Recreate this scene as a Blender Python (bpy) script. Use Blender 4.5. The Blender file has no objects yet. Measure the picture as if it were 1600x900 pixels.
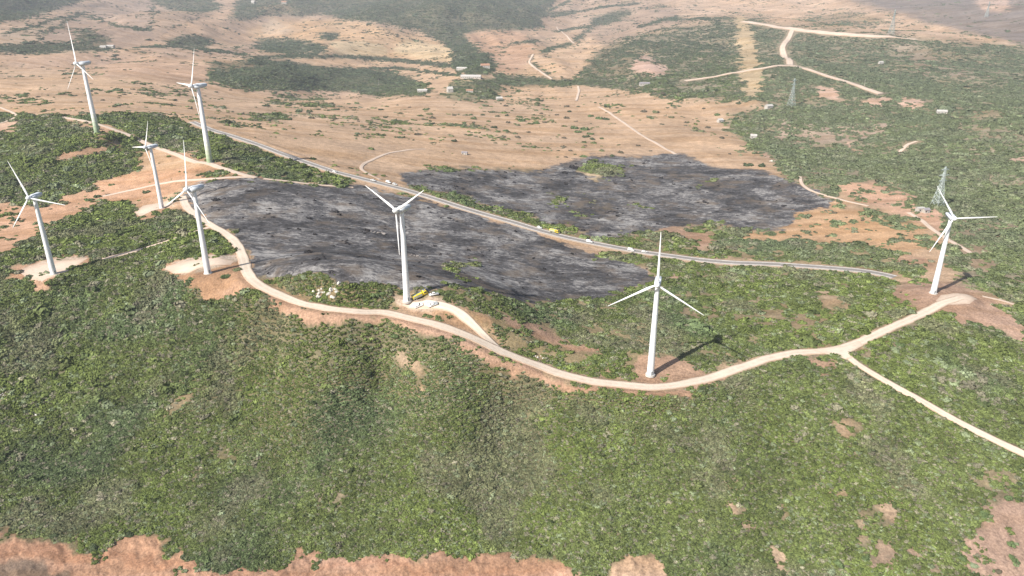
import bpy, bmesh, math
import numpy as np
from mathutils import Vector, Matrix

sc = bpy.context.scene
C = sc.collection
R = math.radians
rng = np.random.default_rng(7)

# ------------------------------------------------------------------ camera
FOC, PITCH, CAMZ = 1150.0, R(22.6), 200.0        # focal length in pixels of a 1600 wide picture
cam_d = bpy.data.cameras.new('camera'); cam = bpy.data.objects.new('camera', cam_d); C.objects.link(cam)
cam_d.sensor_width = 36; cam_d.lens = FOC/1600*36
cam_d.clip_start = 1; cam_d.clip_end = 40000
cam.location = (0, 0, CAMZ); cam.rotation_euler = (R(90)-PITCH, 0, 0)
sc.camera = cam

# ------------------------------------------------------------------ light
SUN_AZ, SUN_EL = R(47.5+180), R(40)               # azimuth the light comes from, measured from +Y towards +X
w = bpy.data.worlds.new('World'); sc.world = w; w.use_nodes = True
nt = w.node_tree; bg = nt.nodes['Background']; sky = nt.nodes.new('ShaderNodeTexSky')
sky.sky_type = 'NISHITA'; sky.sun_disc = False; sky.sun_elevation = SUN_EL; sky.sun_rotation = SUN_AZ
sky.air_density = 1.0; sky.dust_density = 2.5; sky.altitude = 300
nt.links.new(sky.outputs[0], bg.inputs[0]); bg.inputs[1].default_value = 0.08
sl = bpy.data.lights.new('sun', 'SUN'); sl.energy = 4.8; sl.angle = R(0.53); sl.color = (1, .945, .86)
so = bpy.data.objects.new('sun', sl); C.objects.link(so)
sd = Vector((math.sin(SUN_AZ)*math.cos(SUN_EL), math.cos(SUN_AZ)*math.cos(SUN_EL), math.sin(SUN_EL)))
so.rotation_euler = sd.to_track_quat('Z', 'Y').to_euler(); so.location = (0, 0, 600)
sc.view_settings.view_transform = 'Standard'; sc.view_settings.look = 'None'
sc.view_settings.gamma = 1; sc.view_settings.exposure = 0.62
sc.cycles.max_bounces = 4; sc.cycles.diffuse_bounces = 2; sc.cycles.volume_bounces = 1
HAZE_DENSITY = .78e-4

# ------------------------------------------------------------------ projection helpers
FWD = np.array([0, math.cos(PITCH), -math.sin(PITCH)]); UP = np.array([0, math.sin(PITCH), math.cos(PITCH)])
def ray(px, py):
    u = (px-800)/FOC; v = -(py-450)/FOC
    return np.array([u, math.cos(PITCH)+v*math.sin(PITCH), -math.sin(PITCH)+v*math.cos(PITCH)])
def proj(x, y, z):
    """world -> photograph pixels; points behind are pushed to the border"""
    dz = z-CAMZ
    d = y*FWD[1]+dz*FWD[2]; h = y*UP[1]+dz*UP[2]
    ok = d > 20
    ds = np.where(ok, d, 20)
    return np.where(ok, 800+FOC*x/ds, np.sign(x)*9999), np.where(ok, 450-FOC*h/ds, 9999)

# ------------------------------------------------------------------ noise
_LAT = rng.random((256, 256)).astype(np.float32)
def vnoise(x, y, seed=0):
    x = np.asarray(x)+seed*37.7; y = np.asarray(y)+seed*91.3
    xi = np.floor(x).astype(np.int64); yi = np.floor(y).astype(np.int64)
    fx = x-xi; fy = y-yi
    fx = fx*fx*fx*(fx*(fx*6-15)+10); fy = fy*fy*fy*(fy*(fy*6-15)+10)
    a = _LAT[yi & 255, xi & 255]; b = _LAT[yi & 255, (xi+1) & 255]
    c = _LAT[(yi+1) & 255, xi & 255]; d = _LAT[(yi+1) & 255, (xi+1) & 255]
    return ((a*(1-fx)+b*fx)*(1-fy)+(c*(1-fx)+d*fx)*fy)*2-1
def fbm(x, y, wl, octv=4, seed=0, gain=.5):
    s = 0; a = 1; tot = 0
    for o in range(octv):
        cx, sx = math.cos(o*1.1), math.sin(o*1.1)
        s = s+a*vnoise((x*cx-y*sx)/wl, (x*sx+y*cx)/wl, seed+o*3); tot += a; a *= gain; wl *= .5
    return s/tot
def sstep(a, b, x):
    t = np.clip((x-a)/(b-a), 0, 1); return t*t*(3-2*t)

# ------------------------------------------------------------------ terrain heights
# (pixel x, pixel y, ground height): where the ground seen there lies
CP = [(152,208,52.8),(328,254,42),(253,325,28.6),(84,428,29.3),(325,427,43.5),(636,470,44),(1016,585,16.5),(1458,458,17.6),
 (400,453,44),(480,477,44),(560,486,43.5),(640,496,42),(700,512,39),(755,535,33),(800,560,26),(860,578,21.5),(920,595,18),(1010,604,15.5),(1120,587,15),
 (1240,551,15),(1310,548,15),(1400,500,16.5),(1490,468,17),
 (385,415,42),(350,363,38),(300,320,33),
 (100,520,10),(0,450,26),(-150,460,24),(0,600,0),(200,600,0),(400,560,14),(400,680,-6),(600,600,12),(800,650,4),(1000,700,0),(600,750,-8),
 (0,740,-14),(300,860,-20),(0,860,-20),(600,870,-20),(900,870,-17),(1200,870,-14),(1600,870,-14),(-300,860,-20),(1900,860,-14),(-300,650,-5),
 (1200,720,-2),(1400,620,8),(1600,700,2),(1600,560,8),(1800,600,6),(1900,480,12),
 (0,1000,-26),(400,1000,-26),(800,1000,-25),(1200,1000,-22),(1600,1000,-22),
 (600,400,29),(540,340,25),(800,440,17),(900,470,14),(430,400,40),(400,300,36),(1200,480,12),(1150,530,14),(870,530,22),
 (330,205,40),(400,225,38),(500,260,28),(600,288,19),(720,324,11),(860,363,5),(1000,394,1),(1150,411,3),(1380,427,7),
 (0,360,20),(100,300,25),(200,295,26),(0,200,46),(80,250,36),(0,290,26),(180,240,34),(-200,250,35),(-200,380,22),
 (600,200,4),(400,170,14),(250,150,26),(800,220,-10),(1000,220,-16),(1000,300,-9),(800,300,-2),(1150,260,-12),(1250,310,-9),(1400,340,-1),(1470,325,1),
 (1350,390,2),(1450,400,8),(1600,380,6),(1550,430,10),(1600,300,2),(1450,260,-6),(1800,300,8),(1800,420,10),
 (1300,210,-12),(1200,170,-10),(1500,200,0),(1600,200,8),(1700,150,20),
 (1600,100,22),(1600,50,58),(1500,60,50),(1400,70,40),(1250,105,18),(1150,90,10),(1000,105,-8),(1150,40,42),(1350,30,48),(1400,10,86),(1500,12,92),(1590,8,108),
 (800,120,-32),(950,140,-24),(650,140,-20),(500,120,-10),(700,75,-16),(760,60,-12),(850,60,6),(1000,50,25),(900,15,62),(1100,10,75),
 (100,120,32),(0,100,36),(100,80,40),(300,100,14),(300,60,24),(150,40,66),(50,20,100),(300,15,70),(450,50,14),(600,30,46),(480,15,66),(700,15,85),(620,5,95),(-200,60,80)]
WP = [(a, r, z) for a in (-60,-45,-30,-15,0,15,30,45,60) for r, z in ((8,-28),(60,-30),(140,-29))] + \
     [(a, r, z) for a in (-60,-45,-30,-15,0,15,30,45,60) for r, z in ((6500,430),(9500,560),(20000,560))]
pts = []
for px, py, z in CP:
    d = ray(px, py); k = (CAMZ-z)/-d[2] if d[2] < 0 else None
    if k is None: continue
    x, y = d[0]*k, d[1]*k
    pts.append((math.atan2(x, y), math.log(math.hypot(x, y)), z))
for a, r, z in WP: pts.append((R(a), math.log(r), z))
pts = np.array(pts)
def _phi(r2): return .5*r2*np.log(r2+1e-12)
def _rbf_fit(p, v, lam):
    n = len(p); d2 = ((p[:,None]-p[None])**2).sum(-1)
    A = np.zeros((n+3, n+3)); A[:n,:n] = _phi(d2)+lam*np.eye(n); A[:n,n] = 1; A[:n,n+1:] = p; A[n,:n] = 1; A[n+1:,:n] = p.T
    return np.linalg.solve(A, np.concatenate([v, np.zeros(3)]))
_P = pts[:,:2]*np.array([1.6,1.0]); _W = _rbf_fit(_P, pts[:,2], 2e-3)
def rbf(az, lr):
    q = np.stack([az.ravel()*1.6, lr.ravel()], -1); out = np.empty(len(q))
    for i in range(0, len(q), 20000):
        c = q[i:i+20000]; d2 = ((c[:,None]-_P[None])**2).sum(-1)
        out[i:i+20000] = _phi(d2)@_W[:-3]+_W[-3]+c@_W[-2:]
    return out.reshape(az.shape)

fine = np.linspace(R(-52), R(52), 1400)
AZ = np.concatenate([np.linspace(R(-180), R(-53), 40), fine, np.linspace(R(53), R(180), 40)])
RR = np.concatenate([np.geomspace(4, 150, 24)[:-1], np.geomspace(150, 9000, 1060)])
NA, NR = len(AZ), len(RR)
LR = np.log(RR)
# coarse evaluation, then bilinear
ca = np.linspace(R(-62), R(62), 190); cl = np.linspace(math.log(4), math.log(9000), 260)
Gc = rbf(*np.meshgrid(ca, cl, indexing='xy'))
def bil(G, fx, fy):
    fx = np.clip(fx, 0, G.shape[1]-1.001); fy = np.clip(fy, 0, G.shape[0]-1.001)
    xi = fx.astype(int); yi = fy.astype(int); u = fx-xi; v = fy-yi
    return (G[yi,xi]*(1-u)+G[yi,xi+1]*u)*(1-v)+(G[yi+1,xi]*(1-u)+G[yi+1,xi+1]*u)*v
A2, L2 = np.meshgrid(AZ, LR, indexing='xy')
R2 = np.exp(L2)
X = R2*np.sin(A2); Y = R2*np.cos(A2)
Z = bil(Gc, (np.clip(A2, ca[0], ca[-1])-ca[0])/(ca[1]-ca[0]), (L2-cl[0])/(cl[1]-cl[0]))
side = sstep(R(62), R(100), np.abs(A2)); Z = Z*(1-side)+(-20+sstep(400, 6000, R2)*300)*side
far = sstep(700, 2600, R2); mid = sstep(380, 900, R2)
rdg = 1-np.abs(fbm(X, Y, 1000, 4, 11, .42))*2.2
Z += 0; Z += far*((rdg-.4)*20*sstep(1200, 3500, R2)+fbm(X, Y, 300, 4, 5)*5)
lat_x = X+420*fbm(X, Y, 1700, 2, 150)
Z += sstep(1150, 1900, R2)*(1-sstep(5500, 8000, R2))*(fbm(lat_x, Y*.22, 420, 4, 141, .5)*58+fbm(lat_x, Y*.3, 120, 3, 143)*9)
Z += sstep(560, 900, R2)*(1-sstep(1300, 2000, R2))*sstep(200, 420, X)*fbm(X+.2*Y, Y*.35, 190, 4, 145, .5)*20
Z += sstep(205, 235, R2)*(1-sstep(275, 315, R2))*(fbm(X-.5*Y, Y*.3, 75, 3, 147)*5.0)
Z += mid*fbm(X, Y, 90, 3, 21)*1.8
Z += fbm(X, Y, 26, 3, 31)*.8*sstep(100, 200, R2)
Z += sstep(1500, 3500, R2)*np.maximum(0, Z*0+1)*0

def col_at(az):
    f = np.interp(az, AZ, np.arange(NA)); i = int(min(f, NA-2)); u = f-i
    return Z[:,i]*(1-u)+Z[:,i+1]*u
def px2w(px, py, lift=0):
    d = ray(px, py); az = math.atan2(d[0], d[1]); t = -d[2]/math.hypot(d[0], d[1])
    zc = col_at(az); line = CAMZ-RR*t
    below = np.nonzero((zc >= line) & (RR > 120))[0]
    i = below[0] if len(below) else NR-1
    if i == 0: r = RR[0]
    else:
        g0 = line[i-1]-zc[i-1]; g1 = line[i]-zc[i]
        r = RR[i-1]+(RR[i]-RR[i-1])*np.clip(g0/(g0-g1+1e-9), 0, 1)
    return np.array([r*math.sin(az), r*math.cos(az), ground(r*math.sin(az), r*math.cos(az))+lift])
def ground(x, y):
    az = np.arctan2(x, y); lr = np.log(np.hypot(x, y)+1e-6)
    return bil(Z, np.interp(az, AZ, np.arange(NA)), np.interp(lr, LR, np.arange(NR)))

# ------------------------------------------------------------------ roads: centre lines seen in the photograph
ROADS = {
 'dirt_road': [(3.6, [(285,306),(288,316),(293,325),(303,333),(318,345),(334,354),(350,363),(365,375),(375,388),(380,403),(386,425),(395,437),(412,450),(430,459),(455,470),(480,477),(520,483),(560,486),(600,489),(640,496),(690,507),(722,518),(755,535),(780,549),(800,558),(840,573),(880,586),(920,595),(960,601),(1010,605),(1050,603),(1085,598),(1120,587),(1160,573),(1200,560),(1240,551),(1280,548),(1310,547),(1340,536),(1380,517),(1420,500),(1450,486),(1475,472),(1500,466)])],
}
ROAD_MORE = [
 ('access_road', 2.3, [(1311,547),(1325,558),(1345,572),(1375,591),(1410,610),(1450,632),(1490,655),(1530,676),(1570,695),(1610,714),(1700,760),(1800,815),(1900,872)]),
 ('access_road', 2.2, [(786,551),(765,532),(747,515),(732,500),(718,488),(700,479),(680,475),(660,474),(640,477)]),
 ('dirt_track', 2.0, [(330,354),(312,360),(290,367),(275,372),(250,381),(215,391),(185,399),(160,405)]),
 ('dirt_track', 3.2, [(97,183),(120,187),(150,194),(175,202),(205,212),(240,228),(280,243),(310,254),(345,262),(375,272),(400,278)]),
 ('dirt_track', 2.4, [(395,277),(345,279),(290,282),(240,289),(200,298),(160,307)]),
 ('dirt_track', 2.0, [(412,279),(440,282),(470,286),(515,290),(552,293)]),
 ('dirt_track', 2.0, [(0,168),(20,176),(28,182),(12,190),(-20,198)]),
 ('dirt_track', 2.0, [(595,281),(572,270),(563,263),(568,256),(590,246),(612,238),(640,234),(665,233)]),
 ('dirt_track', 2.6, [(903,135),(905,143),(902,151),(900,158)]),
 ('dirt_track', 2.6, [(935,167),(955,178),(975,192),(1000,210),(1020,221),(1040,233),(1056,241)]),
 ('dirt_track', 6.5, [(1070,127),(1110,121),(1160,112),(1200,106),(1235,102),(1270,111),(1310,124),(1345,136),(1377,147)]),
 ('dirt_track', 8.0, [(1235,102),(1226,88),(1222,76),(1232,60),(1238,47)]),
 ('dirt_track', 12.0, [(1160,34),(1200,39),(1240,46),(1300,53),(1370,58),(1432,62)]),
 ('dirt_track', 2.2, [(1420,332),(1442,345),(1455,357),(1468,366),(1482,375),(1500,385),(1520,397)]),
 ('dirt_track', 1.8, [(1250,276),(1252,287),(1262,296),(1285,304),(1310,311),(1335,317),(1357,322)]),
 ('dirt_track', 1.3, [(1535,463),(1555,467),(1580,474),(1640,490)]),
 ('dirt_track', 2.6, [(1405,238),(1413,231),(1420,223),(1432,221)]),
 ('dirt_track', 3.2, [(833,85),(826,98),(838,108),(850,116),(862,124)]),
 ('dirt_track', 3.2, [(870,42),(880,52),(890,62),(897,68)]),
]
ASPH = [(300,190),(330,203),(360,212),(400,225),(440,240),(480,254),(520,267),(560,278),(600,288),(640,299),(680,311),(720,324),(760,336),(800,347),(840,359),(880,370),(920,379),(960,387),(1000,394),(1050,401),(1100,407),(1150,411),(1200,413),(1260,416),(1320,421),(1370,427),(1398,431)]

def resample(P, step):
    P = np.array(P, float)[:, :2]
    d = np.r_[0, np.cumsum(np.hypot(*np.diff(P, axis=0).T))]
    n = max(4, int(d[-1]/step)); s = np.linspace(0, d[-1], n)
    Q = np.stack([np.interp(s, d, P[:,0]), np.interp(s, d, P[:,1])], -1)
    for _ in range(4):
        Q[1:-1] = .25*Q[:-2]+.5*Q[1:-1]+.25*Q[2:]
    return Q
def smooth1(v, k):
    if len(v) < 2*k+3: return v
    p = np.r_[np.full(k, v[0]), v, np.full(k, v[-1])]
    return np.convolve(p, np.ones(2*k+1)/(2*k+1), 'valid')
def carve(Q, zc, half, blend):
    """level a bench along a centre line"""
    global Z
    rmin = np.hypot(Q[:,0], Q[:,1]).min()-blend-5; rmax = np.hypot(Q[:,0], Q[:,1]).max()+blend+5
    az = np.arctan2(Q[:,0], Q[:,1]); m = blend/rmin*1.3
    j0, j1 = np.searchsorted(RR, [rmin, rmax]); i0, i1 = np.searchsorted(AZ, [az.min()-m, az.max()+m])
    sx = X[j0:j1, i0:i1]; sy = Y[j0:j1, i0:i1]; sz = Z[j0:j1, i0:i1]
    best = np.full(sx.shape, 1e9); bz = np.zeros(sx.shape)
    for k in range(len(Q)-1):
        a, b = Q[k], Q[k+1]; ab = b-a; L = (ab**2).sum()+1e-9
        x0, x1 = min(a[0], b[0])-blend, max(a[0], b[0])+blend; y0, y1 = min(a[1], b[1])-blend, max(a[1], b[1])+blend
        q = (sx > x0) & (sx < x1) & (sy > y0) & (sy < y1)
        if not q.any(): continue
        xx = sx[q]; yy = sy[q]
        t = np.clip(((xx-a[0])*ab[0]+(yy-a[1])*ab[1])/L, 0, 1)
        d = np.hypot(xx-a[0]-ab[0]*t, yy-a[1]-ab[1]*t); c = best[q]; u = d < c
        c[u] = d[u]; best[q] = c; zz = bz[q]; zn = zc[k]+(zc[k+1]-zc[k])*t; zz[u] = zn[u]; bz[q] = zz
    wgt = 1-sstep(half, blend, best); wgt[best > 1e8] = 0
    Z[j0:j1, i0:i1] = sz*(1-wgt)+bz*wgt
    return

TB = {  # turbine: tower base in the photograph, tower top, height, yaw, blade phase, blade length/height, hub offset, hub lift, tilt
 1: ((152,208),(127,100),70,-40.8,107.6,.59,5.1), 2: ((328,254),(310,135),70,-49.5,28.9,.56,3.8), 3: ((253,325),(236,230),50,-41,22.5,.47,6.5),
 4: ((84,428),(54,308),50,-8,98,.48,4), 5: ((325,427),(303,296),50,-40,1.4,.55,6.5), 6: ((636,470),(624,325),50,-35,55,.46,3),
 8: ((1016,585),(1027,442),50,-15,119.4,.53,1), 9: ((1458,458),(1488,340),50,-7.5,84.9,.48,2)}
TPOS = {}
for k, v in TB.items():
    rb, rt = ray(*v[0]), ray(*v[1])
    s, q = np.linalg.lstsq(np.stack([rb, -rt], 1), np.array([0, 0, -v[2]]), rcond=None)[0]
    if k == 6: s = (CAMZ-44)/-rb[2]
    P = s*rb; TPOS[k] = np.array([P[0], P[1], CAMZ+P[2]])
    c = np.array([[P[0]-2, P[1]], [P[0]+2, P[1]]]); carve(c, [CAMZ+P[2]]*2, 6 if k in (1,2) else 5, 11 if k == 6 else 18)

main = resample([px2w(*p) for p in ROADS['dirt_road'][0][1]], 2.5)
mz = smooth1(ground(main[:,0], main[:,1]), 8); carve(main, mz, 5.5, 15)
asph = resample([px2w(*p) for p in ASPH], 5.0)
azs = smooth1(ground(asph[:,0], asph[:,1]), 6); carve(asph, azs, 9, 22)
# ------------------------------------------------------------------ zones (drawn over the photograph's pixels, carried by the ground itself)
X0, Y0, ZW, ZH = -400, -300, 2400, 1300
veg = np.zeros((ZH, ZW), np.float32); burnt = np.zeros((ZH, ZW), np.float32)
TAN = (.44,.31,.212); SOIL = (.38,.25,.18); PALE = (.60,.47,.36); GRN = (.17,.145,.085); FOR = (.13,.125,.085)
col = np.zeros((ZH, ZW, 3), np.float32); col[:] = TAN
def raster(poly):
    p = np.array(poly, float)-[X0, Y0]
    x0 = max(0, int(p[:,0].min())-12); x1 = min(ZW, int(p[:,0].max())+13); y0 = max(0, int(p[:,1].min())-12); y1 = min(ZH, int(p[:,1].max())+13)
    if x1 <= x0 or y1 <= y0: return None
    m = np.zeros((y1-y0, x1-x0), bool); xs = np.arange(x0, x1)+.5
    for r in range(y1-y0):
        yy = y0+r+.5; a = p; b = np.roll(p, -1, 0)
        c = (a[:,1] > yy) != (b[:,1] > yy)
        if not c.any(): continue
        xc = np.sort(a[c,0]+(yy-a[c,1])*(b[c,0]-a[c,0])/(b[c,1]-a[c,1]))
        m[r] = (np.searchsorted(xc, xs) % 2) == 1
    return x0, x1, y0, y1, m.astype(np.float32)
def blur(m, k):
    for ax in (0, 1):
        for _ in range(2):
            pad = [(0,0),(0,0)]; pad[ax] = (k+1, k)
            c = np.cumsum(np.pad(m, pad, mode='edge'), axis=ax)
            n = m.shape[ax]
            m = (np.take(c, np.arange(2*k+1, n+2*k+1), axis=ax)-np.take(c, np.arange(0, n), axis=ax))/(2*k+1)
    return m
def zone(poly, v=None, c=None, b=None, soft=2, alpha=1.0):
    r = raster(poly)
    if r is None: return
    x0, x1, y0, y1, m = r
    if soft: m = blur(m, soft)
    m = m*alpha
    if v is not None: veg[y0:y1,x0:x1] = veg[y0:y1,x0:x1]*(1-m)+v*m
    if b is not None: burnt[y0:y1,x0:x1] = burnt[y0:y1,x0:x1]*(1-m)+b*m
    if c is not None: col[y0:y1,x0:x1] = col[y0:y1,x0:x1]*(1-m[...,None])+np.array(c, np.float32)*m[...,None]
def line(pts, wd, **k):
    p = np.array(pts, float); t = np.gradient(p, axis=0); n = np.stack([-t[:,1], t[:,0]], -1); n /= np.hypot(*n.T)[:,None]+1e-9
    zone(np.r_[p+n*wd/2, (p-n*wd/2)[::-1]], **k)
FY = (.50,.385,.25)
def FIELDS():
    zone([(50,68),(80,50),(110,30),(160,33),(235,48),(246,58),(215,72),(180,76),(120,70)], v=.04, c=(.31,.225,.175), soft=1)
    zone([(0,50),(50,42),(100,28),(70,52),(45,68),(0,66)], v=.06, c=(.36,.27,.20), soft=1)
    zone([(168,0),(240,-5),(238,45),(205,44),(160,32),(135,22),(140,4)], v=.03, c=(.33,.245,.195), soft=1)
    zone([(246,60),(270,45),(325,24),(385,6),(400,20),(412,42),(398,68),(335,60),(290,55)], v=.03, c=(.45,.31,.215), soft=1)
    zone([(215,76),(260,73),(330,78),(400,66),(400,88),(320,96),(240,90)], v=.05, c=(.38,.27,.20), soft=1)
    zone([(0,84),(180,80),(320,98),(420,102),(560,112),(680,150),(560,152),(330,140),(120,110),(0,104)], v=.02, c=(.42,.29,.21), soft=6)
    zone([(730,58),(775,50),(826,48),(800,80),(770,90),(745,75)], v=.02, c=(.37,.255,.19), soft=1)
    zone([(800,68),(840,64),(832,84),(826,100),(800,112),(775,106)], v=.02, c=(.42,.28,.20), soft=1)
    zone([(838,86),(862,74),(893,68),(925,60),(915,90),(905,112),(865,122),(842,108)], v=.03, c=(.47,.335,.235), soft=1)
    zone([(862,74),(870,48),(890,45),(925,42),(895,66)], v=.03, c=(.44,.31,.22), soft=1)
    zone([(930,62),(965,34),(990,18),(1040,14),(1090,30),(1030,48),(985,58),(945,74)], v=.05, c=(.33,.24,.185), soft=2)
    zone([(880,30),(930,22),(960,16),(925,38),(890,42)], v=.03, c=(.40,.29,.215), soft=1)
    for h in ([(10,52),(50,42),(80,31),(110,26),(125,20),(140,25),(160,32)], [(124,22),(100,36),(72,52),(45,69)], [(160,32),(182,40),(206,44),(235,47)], [(235,47),(238,30),(240,14),(242,2)], [(215,74),(260,72),(300,76),(360,82),(400,90)],
              [(830,44),(842,30),(856,18),(876,8),(892,0)], [(870,49),(892,45),(925,41)], [(862,26),(900,19),(940,11),(1000,5)], [(1045,31),(1100,28),(1112,32)], [(893,68),(910,54),(925,42)], [(760,74),(790,70),(802,66)],
              [(600,75),(610,66),(622,62),(632,61)], [(604,88),(600,76)], [(560,108),(620,106),(670,112),(720,118)], [(640,60),(700,72),(722,86)], [(1000,42),(1040,30),(1090,22)]):
        line(h, 3.4, v=1, c=(.12,.115,.08), soft=0)
    for h in ([(246,60),(270,45),(300,31),(330,23)], [(96,70),(130,56),(160,44)]): line(h, 1.6, v=.3, c=(.22,.165,.125), soft=0)
# far ground
zone([(-400,-300),(2000,-300),(2000,70),(-400,70)], v=.04, c=(.37,.265,.195), soft=8)
FIELDS()
zone([(-400,-300),(-400,62),(0,36),(40,26),(80,16),(135,-2),(160,-300)], v=.9, c=FOR)
zone([(235,-300),(235,0),(262,14),(320,20),(346,12),(335,-2),(330,-300)], v=.85, c=FOR)
zone([(0,70),(60,66),(120,69),(180,74),(175,79),(110,80),(60,83),(-400,84),(-400,66)], v=.85, c=FOR)
zone([(130,47),(165,55),(178,62),(165,72),(140,70),(118,60)], v=.5, c=(.15,.13,.09))
zone([(260,63),(290,56),(320,58),(332,60),(318,76),(285,75),(265,70)], v=.75, c=FOR)
zone([(370,-300),(370,5),(360,28),(385,32),(420,20),(470,26),(500,20),(540,30),(600,36),(650,46),(690,66),(715,86),(722,98),(745,112),(768,108),(765,88),(738,66),(730,52),(762,46),(800,48),(845,42),(850,20),(870,0),(870,-300)], v=.85, c=FOR)
zone([(400,8),(440,4),(470,18),(440,24),(405,22)], v=.5, c=(.25,.19,.13), alpha=.7)
zone([(430,30),(520,30),(580,38),(640,52),(690,66),(716,88),(706,104),(600,92),(520,88),(460,74),(400,64),(380,50)], v=.06, c=(.44,.30,.19))
zone([(400,62),(420,60),(470,62),(508,72),(512,82),(470,84),(420,82),(400,76)], v=.75, c=FOR)
zone([(498,52),(530,50),(531,58),(515,62),(498,58)], v=.75, c=FOR)
zone([(515,66),(560,64),(600,70),(604,86),(580,89),(530,86)], v=0, c=FY)
zone([(620,72),(632,62),(665,66),(700,74),(716,88),(708,97),(660,92),(612,84)], v=0, c=FY)
zone([(410,42),(424,26),(444,40),(462,40),(446,54),(410,54)], v=0, c=(.46,.34,.24))
zone([(725,55),(760,48),(800,48),(830,60),(826,92),(800,115),(775,108),(768,90),(740,70)], v=.05, c=(.40,.26,.18))
line([(400,90),(450,88),(520,88),(600,92),(660,98),(712,103)], 6, v=.85, c=FOR, soft=1)
zone([(330,104),(400,92),(450,96),(500,104),(560,107),(610,112),(640,122),(672,140),(668,148),(620,150),(560,145),(500,141),(440,141),(400,140),(340,134),(318,122)], v=.85, c=(.10,.105,.065))
zone([(318,96),(360,98),(420,100),(380,112),(340,112)], v=.4, c=(.22,.17,.11))
zone([(400,180),(430,178),(455,182),(430,187),(395,188)], v=.7, c=GRN)
zone([(430,148),(480,148),(520,162),(500,170),(440,166),(420,158)], v=.35)
zone([(710,125),(770,122),(785,140),(770,154),(720,156),(690,150)], v=.5, c=(.20,.18,.11))
zone([(700,84),(722,80),(765,85),(772,112),(740,120),(715,112)], v=.95, c=FOR)
zone([(770,115),(830,120),(880,125),(940,120),(1000,125),(1060,130),(1065,136),(980,140),(900,132),(820,137),(770,130)], v=.8, c=FOR)
line([(0+832,84),(828,96),(840,108),(862,122)], 5, v=.8, c=FOR, soft=1)
line([(845,82),(865,74),(893,68),(925,42)], 5, v=.8, c=FOR, soft=1)
zone([(922,30),(955,18),(985,16),(988,22),(960,34),(925,42)], v=.9, c=FOR)
line([(800,68),(815,66),(838,64)], 4, v=.8, c=FOR, soft=1)
line([(0+845,25),(870,20),(900,18)], 4, v=.7, c=FOR, soft=1)
line([(960,20),(1010,12),(1060,8)], 3, v=.7, soft=1)
zone([(900,6),(960,4),(1000,2),(1000,-40),(880,-40)], v=.35)
# the rough green land on the far right
G2 = (.24,.205,.145)
zone([(1130,190),(1160,176),(1196,170),(1190,158),(1130,156),(1050,150),(1000,140),(960,132),(930,124),(910,118),(925,96),(945,76),(985,60),(1030,50),(1100,38),(1120,30),(1170,30),(1200,38),(1240,44),(1300,50),(1440,60),(1500,70),(1600,66),(2400,50),(2400,500),(1640,480),(1600,474),(1540,460),(1500,446),(1480,400),(1475,360),(1448,330),(1420,308),(1390,290),(1370,285),(1320,290),(1310,312),(1250,290),(1220,270),(1196,250),(1186,232),(1160,215)], v=.68, c=G2, soft=6)
zone([(905,118),(920,90),(950,72),(985,75),(990,100),(980,118),(940,122)], v=.5, c=(.2,.165,.11))
zone([(988,95),(1000,85),(1010,82),(1018,92),(1030,98),(1042,104),(1040,116),(1028,126),(1010,118),(992,112)], v=.1, c=(.46,.32,.26))
zone([(1149,26),(1167,28),(1177,50),(1185,90),(1189,120),(1190,150),(1178,153),(1162,150),(1157,110),(1153,70)], v=0, c=(.40,.31,.20), soft=1)
zone([(1060,30),(1140,22),(1240,30),(1320,46),(1440,52),(1520,60),(1590,72),(1580,66),(1500,48),(1440,34),(1380,20),(1300,0),(1240,-40),(1060,-40)], v=.07, c=(.46,.33,.24))
zone([(1245,30),(1330,18),(1390,30),(1370,40),(1290,44)], v=.3, c=(.30,.22,.15))
zone([(1300,-300),(1330,0),(1400,18),(1450,36),(1530,54),(1600,70),(2400,60),(2400,-300)], v=0, c=(.20,.165,.15), soft=3)
zone([(1516,-10),(1530,12),(1545,18),(1570,20),(1580,4),(1560,-20)], v=0, c=(.42,.30,.24))
zone([(1385,60),(1425,66),(1470,90),(1500,104),(1525,116),(1510,120),(1450,124),(1432,112),(1405,90)], v=.5, c=(.27,.215,.165), alpha=.8)
for s in ([(1278,140),(1288,134),(1298,138),(1306,148),(1318,152),(1310,158),(1295,155),(1280,154)], [(1350,160),(1365,150),(1390,152),(1388,162),(1365,170)], [(1400,160),(1415,152),(1440,158),(1450,168),(1420,172)],
          [(1590,240),(1612,238),(1612,256),(1598,256)], [(1330,228),(1342,222),(1340,238),(1332,240)], [(1190,232),(1202,236),(1200,250),(1194,250)]):
    zone(s, v=.05, c=(.47,.33,.26), soft=1)
zone([(1210,190),(1240,178),(1290,190),(1340,196),(1390,190),(1405,205),(1370,215),(1330,222),(1270,225),(1235,230),(1215,215)], v=.5, c=(.38,.29,.24), alpha=.7)
zone([(1175,175),(1215,168),(1250,175),(1230,190),(1190,190)], v=.6, c=(.28,.23,.17), alpha=.6)
zone([(1465,120),(1510,130),(1520,165),(1480,160)], v=.5, c=(.25,.22,.13), alpha=.6)
zone([(1280,245),(1300,240),(1310,252),(1290,258)], v=.3, c=(.36,.3,.2), alpha=.7)
zone([(1500,340),(1560,330),(1590,345),(1540,372),(1500,360)], v=.4, c=(.3,.22,.16), alpha=.5)
zone([(1480,380),(1530,388),(1560,405),(1520,420),(1480,400)], v=.3, c=(.36,.26,.19), alpha=.6)
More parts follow.
